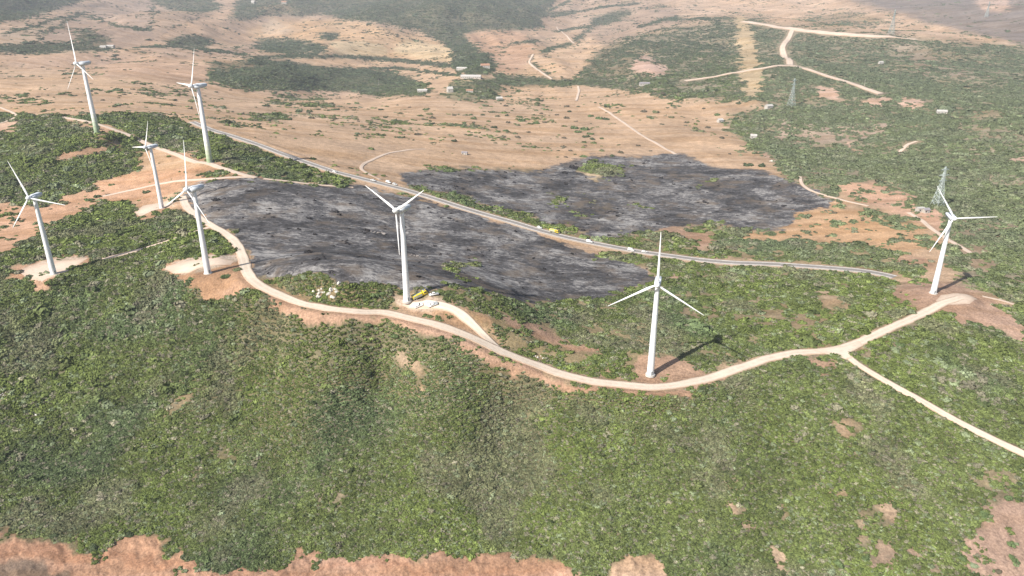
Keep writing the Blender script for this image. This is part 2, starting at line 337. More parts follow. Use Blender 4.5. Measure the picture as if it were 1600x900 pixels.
# upper left macchia
zone([(-400,186),(0,176),(20,182),(40,180),(70,182),(100,186),(150,212),(180,230),(212,250),(220,266),(190,276),(150,282),(110,300),(90,316),(50,322),(20,312),(-400,330)], v=.95, c=GRN)
zone([(88,240),(110,233),(150,228),(178,226),(182,232),(170,240),(130,246),(100,248)], v=.1, c=SOIL)
zone([(-40,186),(8,190),(28,190),(34,200),(30,206),(0,210),(-40,212)], v=0, c=(.44,.30,.22))
zone([(112,180),(200,178),(262,184),(330,206),(400,230),(480,260),(550,284),(545,291),(420,279),(335,262),(290,243),(240,228),(200,208),(150,194)], v=.92, c=GRN)
zone([(250,238),(300,232),(318,240),(330,254),(350,258),(340,264),(290,250)], v=.2, c=SOIL)
zone([(175,205),(200,214),(230,226),(240,240),(215,250),(190,236),(170,222),(150,212)], v=.55, c=(.2,.15,.09))
zone([(-400,330),(20,315),(90,318),(150,284),(215,268),(330,264),(345,280),(295,288),(240,318),(150,318),(110,338),(60,372),(0,398),(-400,420)], v=.03, c=(.46,.29,.195))
for s in ([(125,300),(150,292),(170,296),(150,306)], [(0,330),(20,326),(30,340),(5,345)]): zone(s, v=.3)
zone([(290,270),(345,262),(420,280),(400,284),(330,284)], v=.1, c=(.36,.23,.15))
# burnt hillside
BC = (.11,.10,.095)
zone([(296,290),(345,280),(420,281),(500,291),(560,292),(590,300),(650,306),(720,330),(800,354),(860,376),(925,396),(990,412),(1020,432),(1008,446),(950,462),(900,470),(862,478),(800,472),(740,460),(690,448),(650,458),(600,446),(560,450),(520,452),(480,440),(440,438),(410,440),(395,430),(386,404),(374,384),(350,357),(320,345),(302,322)], v=0, b=1, c=BC, soft=1)
zone([(620,276),(660,264),(740,262),(830,266),(865,262),(905,250),(930,244),(1000,245),(1060,242),(1110,258),(1200,270),(1250,288),(1300,314),(1292,330),(1240,338),(1238,355),(1170,356),(1100,350),(1050,355),(1000,366),(940,376),(900,362),(850,342),(780,325),(720,305),(650,294)], v=0, b=1, c=BC, soft=2)
zone([(905,262),(925,256),(985,262),(985,272),(940,278),(905,270)], v=.9, b=0, c=GRN)
zone([(905,272),(930,272),(945,280),(910,280)], v=0, b=0, c=FY)
zone([(830,300),(890,285),(960,290),(1010,300),(1020,330),(990,350),(930,352),(880,335),(840,322)], v=.07, b=.55, c=(.15,.125,.085), soft=9, alpha=.8)
zone([(1080,280),(1130,278),(1130,292),(1090,294)], v=.3, b=.4, c=(.2,.16,.11), soft=3, alpha=.7)
zone([(690,405),(740,400),(760,430),(700,436)], v=.2, b=.6, c=(.14,.11,.09), soft=5, alpha=.7)
zone([(340,330),(400,345),(440,380),(430,430),(395,420),(370,370)], b=.75, c=(.10,.085,.07), soft=8, alpha=.6)
# green between the burn and the roads
zone([(615,296),(660,294),(720,306),(780,326),(850,343),(905,364),(945,378),(1000,367),(1050,356),(1110,352),(1170,358),(1240,357),(1300,372),(1350,380),(1400,396),(1440,420),(1440,434),(1400,432),(1320,420),(1200,411),(1050,400),(960,386),(880,368),(800,345),(700,316)], v=.62, b=0, c=(.25,.2,.12))
zone([(620,270),(700,262),(820,262),(865,262),(830,266),(740,265),(660,268)], v=.6, b=0, c=GRN)
zone([(1022,358),(1060,354),(1120,370),(1115,380),(1096,388),(1085,378),(1060,370),(1030,368)], v=.03, c=SOIL, b=0)
zone([(1130,360),(1200,358),(1240,355),(1250,332),(1300,318),(1340,326),(1380,334),(1440,352),(1470,375),(1440,392),(1400,400),(1350,380),(1290,382),(1230,372),(1160,374)], v=.08, b=0, c=(.44,.29,.18))
zone([(1320,292),(1370,284),(1400,296),(1450,325),(1478,345),(1470,358),(1440,352),(1400,330),(1350,315),(1325,305)], v=.1, c=(.46,.30,.22))
zone([(1330,318),(1400,338),(1440,352),(1400,348),(1350,330)], v=.6, c=(.15,.14,.08))
zone([(1370,392),(1440,402),(1465,420),(1400,412)], v=.15, c=SOIL)
zone([(396,434),(440,430),(490,430),(530,446),(600,446),(650,458),(690,450),(740,460),(800,472),(862,478),(950,462),(1008,448),(1024,432),(1005,416),(930,398),(960,391),(1050,405),(1100,411),(1200,417),(1320,424),(1400,436),(1420,450),(1455,480),(1420,500),(1340,535),(1240,550),(1160,572),(1120,586),(1010,604),(920,594),(840,572),(790,552),(745,512),(715,486),(690,476),(640,490),(560,484),(480,475),(410,447)], v=.74, b=0, c=(.24,.195,.115))
zone([(930,398),(1000,404),(1010,420),(990,414),(950,402)], v=.5, c=(.24,.2,.1), alpha=.8)
zone([(1046,424),(1060,424),(1062,436),(1044,437)], v=0, c=SOIL)
zone([(640,478),(700,480),(722,500),(752,528),(740,526),(690,506),(640,495),(610,484)], v=.3, c=(.36,.24,.16))
zone([(470,474),(560,478),(620,484),(690,502),(640,494),(560,484),(480,476)], v=.35, c=(.36,.26,.18))
zone([(775,495),(830,512),(870,522),(905,534),(940,546),(960,556),(955,562),(900,545),(840,528),(790,512)], v=.08, c=SOIL)
zone([(700,470),(745,490),(765,520),(800,552),(780,540),(745,508),(715,486)], v=.4, c=(.38,.26,.17))
zone([(840,566),(880,572),(930,582),(980,592),(1000,600),(920,593),(850,574)], v=.35, c=(.36,.26,.19))
zone([(984,560),(1020,553),(1062,553),(1094,566),(1112,584),(1098,596),(1060,602),(1010,602),(985,588)], v=0, c=(.36,.24,.17), soft=1)
zone([(1120,572),(1180,556),(1240,544),(1300,540),(1340,532),(1400,500),(1420,502),(1340,542),(1240,550),(1150,574)], v=.45, c=(.36,.26,.18))
zone([(1400,445),(1450,440),(1500,452),(1560,472),(1590,500),(1602,532),(1590,534),(1560,518),(1520,512),(1490,490),(1465,488),(1440,482),(1405,465)], v=.03, c=(.38,.255,.19), soft=3)
zone([(1450,462),(1500,458),(1530,470),(1500,482),(1465,484)], v=0, c=(.56,.42,.34), soft=4)
zone([(1280,465),(1300,458),(1322,468),(1310,478),(1285,480)], v=.2, c=(.34,.25,.17))
for s in ([(1200,495),(1260,485),(1290,500),(1240,512)], [(1120,460),(1180,448),(1240,470),(1180,482)], [(1060,480),(1110,470),(1140,500),(1080,510)], [(1220,425),(1280,430),(1270,446),(1225,440)]):
    zone(s, v=.6, c=(.26,.2,.14), soft=5, alpha=.7)
# near slope
G1 = (.165,.15,.09)
zone([(-400,425),(0,398),(60,372),(110,338),(150,318),(190,320),(215,330),(240,325),(290,325),(305,338),(335,356),(360,376),(378,400),(385,430),(400,445),(430,462),(480,480),(600,492),(690,510),(755,538),(800,562),(880,589),(960,603),(1010,608),(1085,601),(1120,590),(1200,563),(1240,554),(1310,550),(1420,503),(1470,478),(1560,480),(1700,500),(2400,520),(2400,1100),(-400,1100)], v=.985, b=0, c=G1)
zone([(1400,445),(1450,440),(1500,452),(1560,472),(1590,500),(1602,532),(1590,534),(1560,518),(1520,512),(1490,492),(1465,488),(1440,482),(1405,465)], v=.03, c=(.38,.255,.19), soft=3)
zone([(1340,545),(1420,506),(1440,510),(1400,530),(1372,560),(1372,590),(1345,572),(1335,560)], v=.55, c=(.3,.24,.16), alpha=.8)
# cut and fill below the road
zone([(330,440),(350,436),(385,430),(400,446),(430,462),(480,479),(560,488),(640,498),(720,520),(790,556),(880,590),(960,605),(1010,609),(1085,604),(1140,584),(1140,592),(1120,606),(1080,616),(1010,620),(930,612),(860,598),(800,578),(760,562),(690,524),(640,520),(600,505),(540,503),(500,504),(460,496),(430,492),(418,470),(395,455),(355,470),(336,468)], v=.05, c=SOIL, soft=1)
zone([(1120,600),(1180,574),(1240,556),(1305,554),(1318,562),(1290,572),(1240,566),(1180,584)], v=.6, c=(.33,.25,.18), alpha=.8)
zone([(1275,560),(1310,556),(1312,580),(1285,600),(1272,585)], v=.2, c=SOIL, alpha=.8)
# pads
PADC = (.46,.38,.31)
zone([(8,432),(30,412),(80,404),(140,400),(150,408),(100,428),(88,450),(60,458),(30,456),(12,446)], v=0, c=(.36,.225,.15), soft=1)
zone([(28,424),(60,412),(100,407),(136,404),(120,416),(92,430),(66,441),(48,438)], v=0, c=PADC, soft=1)
zone([(232,422),(260,410),(330,398),(372,402),(386,412),(388,432),(372,436),(350,470),(336,468),(332,442),(290,436),(250,432)], v=.05, c=(.37,.235,.155), soft=1)
zone([(252,418),(300,406),(340,402),(366,408),(360,414),(316,418),(292,427),(272,428)], v=0, c=PADC, soft=1)
zone([(198,334),(222,318),(260,312),(286,316),(262,330),(232,342),(210,344)], v=.05, c=(.38,.24,.16), soft=1)
zone([(208,334),(224,322),(262,314),(284,318),(256,324),(238,330),(222,338)], v=0, c=PADC, soft=1)
zone([(134,202),(152,198),(172,206),(160,212),(140,208)], v=0, c=(.44,.29,.2), soft=1)
zone([(322,250),(350,250),(356,258),(330,262)], v=0, c=(.44,.29,.2), soft=1)
zone([(284,308),(296,308),(306,330),(336,350),(330,360),(300,366),(286,364),(318,352),(295,332)], v=.05, c=(.42,.28,.19), soft=1)
zone([(612,468),(640,462),(690,468),(722,486),(700,482),(672,486),(630,484)], v=0, c=(.42,.33,.26), soft=1)
# openings in the near slope
for s, a in (([(615,548),(640,545),(655,570),(668,580),(650,585),(632,572)], .8), ([(640,600),(665,605),(668,618),(645,620)], .7), ([(1150,745),(1162,745),(1172,775),(1168,812),(1200,822),(1190,836),(1150,822),(1146,790)], .85),
    ([(1300,640),(1330,655),(1345,668),(1320,678),(1300,665)], .8), ([(1372,790),(1385,772),(1410,775),(1415,825),(1375,818)], .9), ([(1322,700),(1328,700),(1326,760),(1320,760)], .8),
    ([(1425,722),(1500,745),(1490,752),(1430,735)], .7), ([(0,612),(22,618),(20,648),(0,655)], .5), ([(975,670),(1005,668),(1000,685),(980,688)], .6), ([(1215,862),(1240,870),(1275,905),(1205,905)], .9),
    ([(260,615),(310,615),(305,635),(270,640)], .35), ([(495,770),(530,755),(545,775),(510,800)], .35), ([(1260,745),(1320,760),(1315,775),(1270,768)], .5), ([(1330,800),(1345,800),(1352,850),(1338,850)], .6), ([(1210,800),(1230,790),(1235,830),(1205,835)], .5)):
    zone(s, v=.3, c=(.38,.28,.205), alpha=a, soft=4)
zone([(1545,785),(1580,780),(1640,780),(1640,1000),(1560,1000),(1540,900),(1500,895),(1505,850),(1530,830)], v=.14, c=(.36,.25,.195), soft=6)
zone([(1500,700),(1560,720),(1600,760),(1560,770),(1520,740)], v=.5, c=(.32,.25,.16), alpha=.7, soft=6)
zone([(1370,840),(1450,860),(1480,905),(1360,905)], v=.35, c=(.32,.22,.17), alpha=.7, soft=6)
# quarry-like cut along the bottom
zone([(-400,840),(0,834),(20,836),(42,822),(54,834),(80,842),(112,850),(130,858),(150,868),(170,850),(200,840),(230,842),(245,862),(290,868),(340,878),(400,892),(440,886),(462,862),(500,868),(530,874),(560,886),(600,880),(640,874),(680,860),(720,866),(770,872),(840,882),(880,890),(900,905),(905,1100),(-400,1100)], v=.02, c=(.38,.24,.175), soft=3)
zone([(-400,900),(0,872),(60,872),(110,886),(130,905),(130,1100),(-400,1100)], v=0, c=(.20,.15,.12), soft=3)
zone([(-400,838),(0,838),(100,852),(200,868),(330,882),(440,890),(620,890),(880,900),(880,904),(440,899),(250,886),(60,864),(0,862),(-400,866)], v=0, c=(.36,.205,.14), soft=2, alpha=.7)
zone([(944,905),(950,884),(975,872),(1020,870),(1040,880),(1044,905),(1040,1100),(940,1100)], v=.05, c=(.42,.30,.22), soft=2)

# carry the zones to the ground, their edges broken up in the ground's own plane
SX, SY = proj(X, Y, Z)
sc1 = np.clip(R2/400, .5, 8)
wx = fbm(X, Y, 22, 3, 41); wy = fbm(X, Y, 22, 3, 55); vx = fbm(X, Y, 4.5, 2, 61); vy = fbm(X, Y, 4.5, 2, 71)
wlx, wly, _ = None, None, None
WX = X+wx*8*np.sqrt(sc1)+vx*3*np.sqrt(sc1); WY = Y+wy*11*sc1**.8+vy*4.5*np.sqrt(sc1)
PX, PY = proj(WX, WY, Z)
def look(layer):
    i = np.clip((PX-X0).astype(int), 0, ZW-1); j = np.clip((PY-Y0).astype(int), 0, ZH-1)
    return layer[j, i]
veg[530:] = blur(veg, 3)[530:]; veg = np.maximum(veg, .022*(1-sstep(.0, .25, blur(burnt, 4)))); VEG = look(veg); BUR = look(blur(burnt, 4)); COL = look(col).astype(np.float32)
cut = sstep(815, 850, SY)*(1-sstep(.2, .6, VEG))*(SX > -500)*(SX < 1700); Z = Z+cut*((1-np.abs(fbm(X, Y, 7, 3, 101))*2)*.55+fbm(X, Y, 2.2, 2, 103)*.4-.3)
back = (np.abs(A2) > R(60)) | (R2 < 150); VEG[back] = .9; BUR[back] = 0; COL[back] = G1
PX = PY = WX = WY = None


# ------------------------------------------------------------------ material helpers
def mat(name, base=(.8,.8,.8), rough=.6, metal=0, noise=None, spec=.3):
    m = bpy.data.materials.new(name); m.use_nodes = True; n = m.node_tree.nodes; l = m.node_tree.links
    p = n['Principled BSDF']; p.inputs['Base Color'].default_value = (*base, 1); p.inputs['Roughness'].default_value = rough
    p.inputs['Metallic'].default_value = metal; p.inputs['Specular IOR Level'].default_value = spec
    if noise:
        sc_, lo, hi = noise
        tc = n.new('ShaderNodeTexCoord'); t = n.new('ShaderNodeTexNoise'); t.inputs['Scale'].default_value = sc_; t.inputs['Detail'].default_value = 4
        r = n.new('ShaderNodeMapRange'); r.inputs[3].default_value = lo; r.inputs[4].default_value = hi; r.inputs[1].default_value = .3; r.inputs[2].default_value = .7
        x = n.new('ShaderNodeVectorMath'); x.operation = 'SCALE'; x.inputs[0].default_value = base
        l.new(tc.outputs['Object'], t.inputs['Vector']); l.new(t.outputs[0], r.inputs[0]); l.new(r.outputs[0], x.inputs['Scale']); l.new(x.outputs[0], p.inputs['Base Color'])
    return m
class NT:
    def __init__(s, name):
        s.m = bpy.data.materials.new(name); s.m.use_nodes = True; s.n = s.m.node_tree.nodes; s.l = s.m.node_tree.links; s.p = s.n['Principled BSDF']
        s.p.inputs['Specular IOR Level'].default_value = .1
    def node(s, t, **k):
        x = s.n.new(t)
        for a, b in k.items(): setattr(x, a, b)
        return x
    def _in(s, sock, v):
        if isinstance(v, bpy.types.NodeSocket): s.l.new(v, sock)
        elif v is not None: sock.default_value = v
    def noise(s, vec, scale, detail=3, rough=.55, dist=0):
        x = s.node('ShaderNodeTexNoise'); s._in(x.inputs['Vector'], vec); x.inputs['Scale'].default_value = scale; x.inputs['Detail'].default_value = detail
        x.inputs['Roughness'].default_value = rough; x.inputs['Distortion'].default_value = dist; return x.outputs[0]
    def mr(s, v, a, b, c, d):
        x = s.node('ShaderNodeMapRange'); s._in(x.inputs[0], v)
        for i, q in enumerate((a, b, c, d)): x.inputs[i+1].default_value = q
        return x.outputs[0]
    def math(s, op, a, b=None):
        x = s.node('ShaderNodeMath', operation=op); s._in(x.inputs[0], a); s._in(x.inputs[1], b); return x.outputs[0]
    def mix(s, f, a, b, mode='MIX'):
        x = s.node('ShaderNodeMix', data_type='RGBA', blend_type=mode); s._in(x.inputs[0], f); s._in(x.inputs[6], a); s._in(x.inputs[7], b); return x.outputs[2]
    def scale(s, c, f):
        x = s.node('ShaderNodeVectorMath', operation='SCALE'); s._in(x.inputs[0], c); s._in(x.inputs['Scale'], f); return x.outputs[0]
    def mapping(s, vec, sc_, rot=(0,0,0)):
        x = s.node('ShaderNodeMapping'); s._in(x.inputs[0], vec); x.inputs['Scale'].default_value = sc_; x.inputs['Rotation'].default_value = rot; return x.outputs[0]
    def bump(s, h, strength, dist):
        x = s.node('ShaderNodeBump'); s._in(x.inputs['Height'], h); x.inputs['Strength'].default_value = strength; x.inputs['Distance'].default_value = dist
        s.l.new(x.outputs[0], s.p.inputs['Normal'])
# terrain material
T = NT('ground_cover'); geo = T.node('ShaderNodeNewGeometry').outputs['Position']
ac = T.node('ShaderNodeAttribute', attribute_name='base').outputs['Color']; aw = T.node('ShaderNodeAttribute', attribute_name='cover')
sep = T.node('ShaderNodeSeparateColor'); T.l.new(aw.outputs['Color'], sep.inputs[0]); bur, vg, farw = sep.outputs[0], sep.outputs[1], sep.outputs[2]
n1 = T.noise(geo, .9, 5, .65); n2 = T.noise(geo, .12, 5, .6); n3 = T.noise(geo, .012, 4, .55)
f1 = T.mr(n1, .3, .7, .62, 1.35); f2 = T.mr(n2, .3, .7, .80, 1.2); f3 = T.mr(n3, .3, .7, .80, 1.18)
c = T.scale(ac, T.math('MULTIPLY', T.math('MULTIPLY', f1, f2), f3))
# dry grass: faint streaks and paler, redder drifts
st = T.noise(T.mapping(geo, (.006,.045,.03), (0,0,R(-12))), 1, 5, .6)
c = T.mix(T.mr(st, .46, .6, 0, .8), c, T.mix(1.0, c, (.78,.72,.62,1), 'MULTIPLY'))
warm = T.noise(geo, .004, 3, .5)
c = T.mix(T.mr(warm, .4, .65, 0, .5), c, T.mix(1.0, c, (1.10,1.02,.90,1), 'MULTIPLY'))
# stones and bare specks on open soil
sp = T.noise(geo, 2.4, 2, .5)
c = T.mix(T.math('MULTIPLY', T.mr(sp, .66, .72, 0, .35), T.math('SUBTRACT', 1.0, vg)), c, (.62,.52,.43,1))
# litter and dry wood under the scrub
lit = T.noise(geo, .5, 4, .6)
c = T.mix(T.math('MULTIPLY', vg, T.mr(lit, .5, .62, 0, .6)), c, (.17,.145,.105,1))
# burnt ground: pale ash drifts over charcoal
a1 = T.noise(T.mapping(geo, (.065,.12,.05), (0,0,R(-14))), 1, 7, .74, 1.5)
a2 = T.noise(T.mapping(geo, (.3,.42,.2), (0,0,R(-20))), 1, 4, .7, .9)
a3 = T.noise(geo, .022, 4, .6, .5)
ash = T.math('ADD', T.math('MULTIPLY', a1, .36), T.math('ADD', T.math('MULTIPLY', a2, .28), T.math('MULTIPLY', a3, .36)))
bc = T.mix(T.mr(ash, .42, .52, 0, 1), (.032,.030,.031,1), (.105,.10,.103,1))
bc = T.mix(T.mr(ash, .505, .585, 0, 1), bc, (.33,.315,.30,1))
brn = T.noise(geo, .05, 4, .6); bc = T.mix(T.mr(brn, .5, .66, 0, .65), bc, (.16,.125,.095,1))
bm = T.mr(T.math('ADD', bur, T.math('MULTIPLY', T.math('SUBTRACT', n2, .5), 1.3)), .3, .6, 0, 1)
bm = T.math('MULTIPLY', bm, T.mr(bur, 0, .15, 0, 1))
c = T.mix(bm, c, bc)
T.l.new(c, T.p.inputs['Base Color']); T.p.inputs['Roughness'].default_value = .95
T.bump(T.math('ADD', T.math('MULTIPLY', n1, .35), T.math('MULTIPLY', n2, 1.6)), .8, 1.0)

def mesh_obj(name, verts, faces, m=None, parent=None, smooth=True):
    me = bpy.data.meshes.new(name)
    verts = np.asarray(verts, np.float32); faces = np.asarray(faces, np.int32)
    me.vertices.add(len(verts)); me.vertices.foreach_set('co', verts.ravel())
    k = faces.shape[1]; me.loops.add(faces.size); me.loops.foreach_set('vertex_index', faces.ravel())
    me.polygons.add(len(faces)); me.polygons.foreach_set('loop_start', np.arange(0, faces.size, k, dtype=np.int32))
    me.update(calc_edges=True); me.polygons.foreach_set('use_smooth', np.full(len(faces), smooth))
    if m: me.materials.append(m)
    o = bpy.data.objects.new(name, me); C.objects.link(o)
    if parent: o.parent = parent
    return o
def grid_faces(nr, nc, wrap=False):
    i = np.arange(nr-1)[:,None]; j = np.arange(nc if wrap else nc-1)[None]; j2 = (j+1) % nc
    return np.stack([i*nc+j, i*nc+j2, (i+1)*nc+j2, (i+1)*nc+j], -1).reshape(-1, 4)
def tag(o, label, cat, group=None, kind=None):
    if label: o['label'] = label
    if cat: o['category'] = cat
    if group: o['group'] = group
    if kind: o['kind'] = kind
    return o

def add_terrain():
    V = np.stack([X, Y, Z], -1).reshape(-1, 3); F = grid_faces(NR, NA)[:, ::-1]
    o = mesh_obj('ground', V, F, T.m); me = o.data
    a = me.color_attributes.new('base', 'FLOAT_COLOR', 'POINT'); d = np.ones((len(V), 4), np.float32); d[:,:3] = COL.reshape(-1, 3); a.data.foreach_set('color', d.ravel())
    a = me.color_attributes.new('cover', 'FLOAT_COLOR', 'POINT'); d = np.ones((len(V), 4), np.float32); d[:,0] = BUR.ravel(); d[:,1] = VEG.ravel(); d[:,2] = sstep(600, 1500, R2).ravel(); a.data.foreach_set('color', d.ravel())
    o['kind'] = 'structure'
    return o
ground_o = add_terrain()

# ------------------------------------------------------------------ roads
def road_mat(name, base, edge, track, rough=.9):
    M = NT(name); g = M.node('ShaderNodeNewGeometry').outputs['Position']; at = M.node('ShaderNodeAttribute', attribute_name='across').outputs['Fac']
    n = M.noise(g, .5, 5, .6); nn = M.noise(g, .06, 3, .5)
    e = M.mr(M.math('ADD', at, M.math('MULTIPLY', M.math('SUBTRACT', n, .5), .7)), .72, .98, 0, 1)
    c = M.scale(base, M.math('MULTIPLY', M.mr(n, .3, .7, .88, 1.12), M.mr(nn, .3, .7, .9, 1.1)))
    tr = M.math('MULTIPLY', M.mr(M.math('ABSOLUTE', M.math('SUBTRACT', at, .42)), .05, .2, 1, 0), .55)
    c = M.mix(tr, c, track); c = M.mix(e, c, edge)
    M.l.new(c, M.p.inputs['Base Color']); M.p.inputs['Roughness'].default_value = rough
    M.bump(n, .4, .15)
    return M.m
M_DIRT = road_mat('packed_pale_dirt', (.61,.51,.41), (.42,.305,.22,1), (.67,.58,.48,1))
M_TRACK = road_mat('dusty_track', (.56,.45,.36), (.42,.30,.22,1), (.62,.51,.42,1))
M_ASPH = road_mat('worn_asphalt', (.25,.23,.215), (.36,.30,.25,1), (.22,.20,.19,1))
M_VERGE = road_mat('gravel_verge', (.42,.35,.29), (.36,.27,.2,1), (.46,.39,.33,1))
M_LINE = mat('road_line_paint', (.75,.74,.70), .7, noise=(.4,.7,1.05))
def strip(name, Q, half, m, lift=.14, nx=7, vary=.12, skirt=.6, off=0.0, zc=None):
    t = np.gradient(Q, axis=0); n = np.stack([-t[:,1], t[:,0]], -1); n /= np.hypot(*n.T)[:,None]+1e-9
    s = np.linspace(-1, 1, nx)
    wl = half*(1+vary*vnoise(np.arange(len(Q))*.35, 0*Q[:,0], len(name)+int(abs(Q[0,0]))%17)); wr = half*(1+vary*vnoise(np.arange(len(Q))*.35, 0*Q[:,0]+9, 3+int(abs(Q[0,1]))%19))
    ww = np.where(s[None] < 0, wl[:,None], wr[:,None])*s[None]+off
    x = Q[:,0,None]+n[:,0,None]*ww; y = Q[:,1,None]+n[:,1,None]*ww
    z = ground(x, y)+lift
    z = np.maximum(z, np.maximum(ground(x+.6, y), ground(x-.6, y))+lift*.6)
    # skirts
    xs = np.concatenate([x[:,:1]-n[:,:1]*.25, x, x[:,-1:]+n[:,:1]*.25], 1); ys = np.concatenate([y[:,:1]-n[:,1:]*.25, y, y[:,-1:]+n[:,1:]*.25], 1)
    zs = np.concatenate([z[:,:1]-skirt, z, z[:,-1:]-skirt], 1)
    o = mesh_obj(name, np.stack([xs, ys, zs], -1).reshape(-1, 3), grid_faces(len(Q), nx+2), m)
    a = o.data.attributes.new('across', 'FLOAT', 'POINT'); v = np.tile(np.abs(np.r_[-1, s, 1]), len(Q)); a.data.foreach_set('value', v.astype(np.float32))
    # faces upwards
    me = o.data; 
    if me.polygons[len(me.polygons)//2].normal.z < 0: me.flip_normals()
    o['kind'] = 'structure'
    return o
strip('dirt_road', main, 3.3, M_DIRT, lift=.16, nx=9)
for nm, hw, pl in ROAD_MORE:
    P = [px2w(*p) for p in pl]; d = np.mean([np.hypot(p[0], p[1]) for p in P])
    Q = resample(P, max(2.0, d/180)); strip(nm, Q, hw, M_DIRT if nm == 'access_road' else M_TRACK, lift=.13 if d < 700 else (.3 if d < 1500 else 1.0), skirt=.6 if d < 700 else 2.5, nx=7)
strip('road_verge', asph, 5.6, M_VERGE, lift=.12, nx=9)
strip('road', asph, 3.3, M_ASPH, lift=.22, nx=7, vary=.02, skirt=.08)
for s in (-1, 1): strip('road_edge_line', asph, .12, M_LINE, lift=.235, nx=2, vary=0, skirt=.0, off=2.9*s)
# second, older lane beside the main road
old = asph[(np.arange(len(asph)) > len(asph)*.12) & (np.arange(len(asph)) < len(asph)*.40)]
strip('dirt_track', old, 2.2, M_TRACK, lift=.1, off=-13)
# junction fan where the dirt roads meet
def fan(name, cx, cy, pts_px, m, lift=.15):
    Pw = [px2w(*p)[:2] for p in pts_px]; c0 = px2w(cx, cy)[:2]; n = 10
    vs = [c0]; fs = []
    B = []
    k = len(Pw)
    for i in range(k):
        a, b = Pw[i], Pw[(i+1) % k]
        for t in np.linspace(0, 1, 5)[:-1]: B.append(a*(1-t)+b*t)
    B = np.array(B); nb = len(B); rows = [c0[None]+(B-c0)*t for t in np.linspace(.04, 1, n)]
    V = np.concatenate(rows); z = ground(V[:,0], V[:,1])+lift; z[-nb:] -= .1
    o = mesh_obj(name, np.c_[V, z], grid_faces(n, nb, True), m)
    a = o.data.attributes.new('across', 'FLOAT', 'POINT'); a.data.foreach_set('value', np.repeat(np.linspace(.2, .9, n), nb).astype(np.float32))
    if o.data.polygons[0].normal.z < 0: o.data.flip_normals()
    o['kind'] = 'structure'
fan('dirt_junction', 1312, 549, [(1262,546),(1290,543),(1320,540),(1345,531),(1352,538),(1334,548),(1332,562),(1322,562),(1305,556),(1280,552)], M_DIRT, .17)
fan('turbine_pad', 1490, 468, [(1462,470),(1470,461),(1490,458),(1515,461),(1528,468),(1515,475),(1492,476),(1474,476)], M_TRACK, .12)
fan('turbine_pad', 664, 478, [(626,476),(640,471),(668,471),(694,476),(698,480),(688,481),(668,483),(640,483)], M_TRACK, .10)
fan('turbine_pad', 80, 425, [(28,424),(60,412),(100,407),(138,403),(120,416),(92,430),(66,441),(46,437)], M_TRACK, .12)
fan('turbine_pad', 305, 416, [(252,418),(300,406),(340,402),(366,408),(360,414),(316,418),(292,427),(272,428)], M_TRACK, .12)
fan('turbine_pad', 245, 325, [(206,334),(224,321),(262,313),(284,316),(256,323),(238,330),(220,338)], M_TRACK, .12)

# ------------------------------------------------------------------ bmesh helpers
def new_obj(name, bm, m, parent=None, smooth=False, loc=None):
    me = bpy.data.meshes.new(name); bmesh.ops.recalc_face_normals(bm, faces=bm.faces); bm.to_mesh(me); bm.free()
    if smooth: me.polygons.foreach_set('use_smooth', [True]*len(me.polygons))
    for mm in (m if isinstance(m, (list, tuple)) else [m]): me.materials.append(mm)
    o = bpy.data.objects.new(name, me); C.objects.link(o)
    if parent: o.parent = parent
    if loc is not None: o.location = loc
    return o
def b_box(bm, c, s, bev=0, rot=None, taper=1.0):
    r = bmesh.ops.create_cube(bm, size=1); vs = r['verts']
    for v in vs:
        k = taper if v.co.z > 0 else 1
        v.co = Vector((v.co.x*s[0]*k, v.co.y*s[1]*k, v.co.z*s[2]))
    if rot: bmesh.ops.rotate(bm, verts=vs, cent=(0,0,0), matrix=rot)
    bmesh.ops.translate(bm, verts=vs, vec=c)
    if bev:
        es = {e for v in vs for e in v.link_edges}; bmesh.ops.bevel(bm, geom=list(es), offset=bev, segments=2, affect='EDGES', profile=.6)
def b_cyl(bm, p0, p1, r0, r1, seg=12, caps=True):
    p0, p1 = Vector(p0), Vector(p1); d = p1-p0; q = d.to_track_quat('Z', 'Y').to_matrix()
    A = []; B = []
    for i in range(seg):
        a = 2*math.pi*i/seg; e = q@Vector((math.cos(a), math.sin(a), 0)); A.append(bm.verts.new(p0+e*r0)); B.append(bm.verts.new(p1+e*r1))
    for i in range(seg): bm.faces.new((A[i], A[(i+1)%seg], B[(i+1)%seg], B[i]))
    if caps: bm.faces.new(A[::-1]); bm.faces.new(B)
def b_prof(bm, prof, y0, y1):
    """profile in xz extruded across y"""
    A = [bm.verts.new((x, y0, z)) for x, z in prof]; B = [bm.verts.new((x, y1, z)) for x, z in prof]; n = len(prof)
    for i in range(n): bm.faces.new((A[i], A[(i+1)%n], B[(i+1)%n], B[i]))
    bm.faces.new(A[::-1]); bm.faces.new(B)
def empty(name, loc, rz=0):
    o = bpy.data.objects.new(name, None); C.objects.link(o); o.location = loc; o.rotation_euler = (0, 0, rz); o.empty_display_size = .5; return o

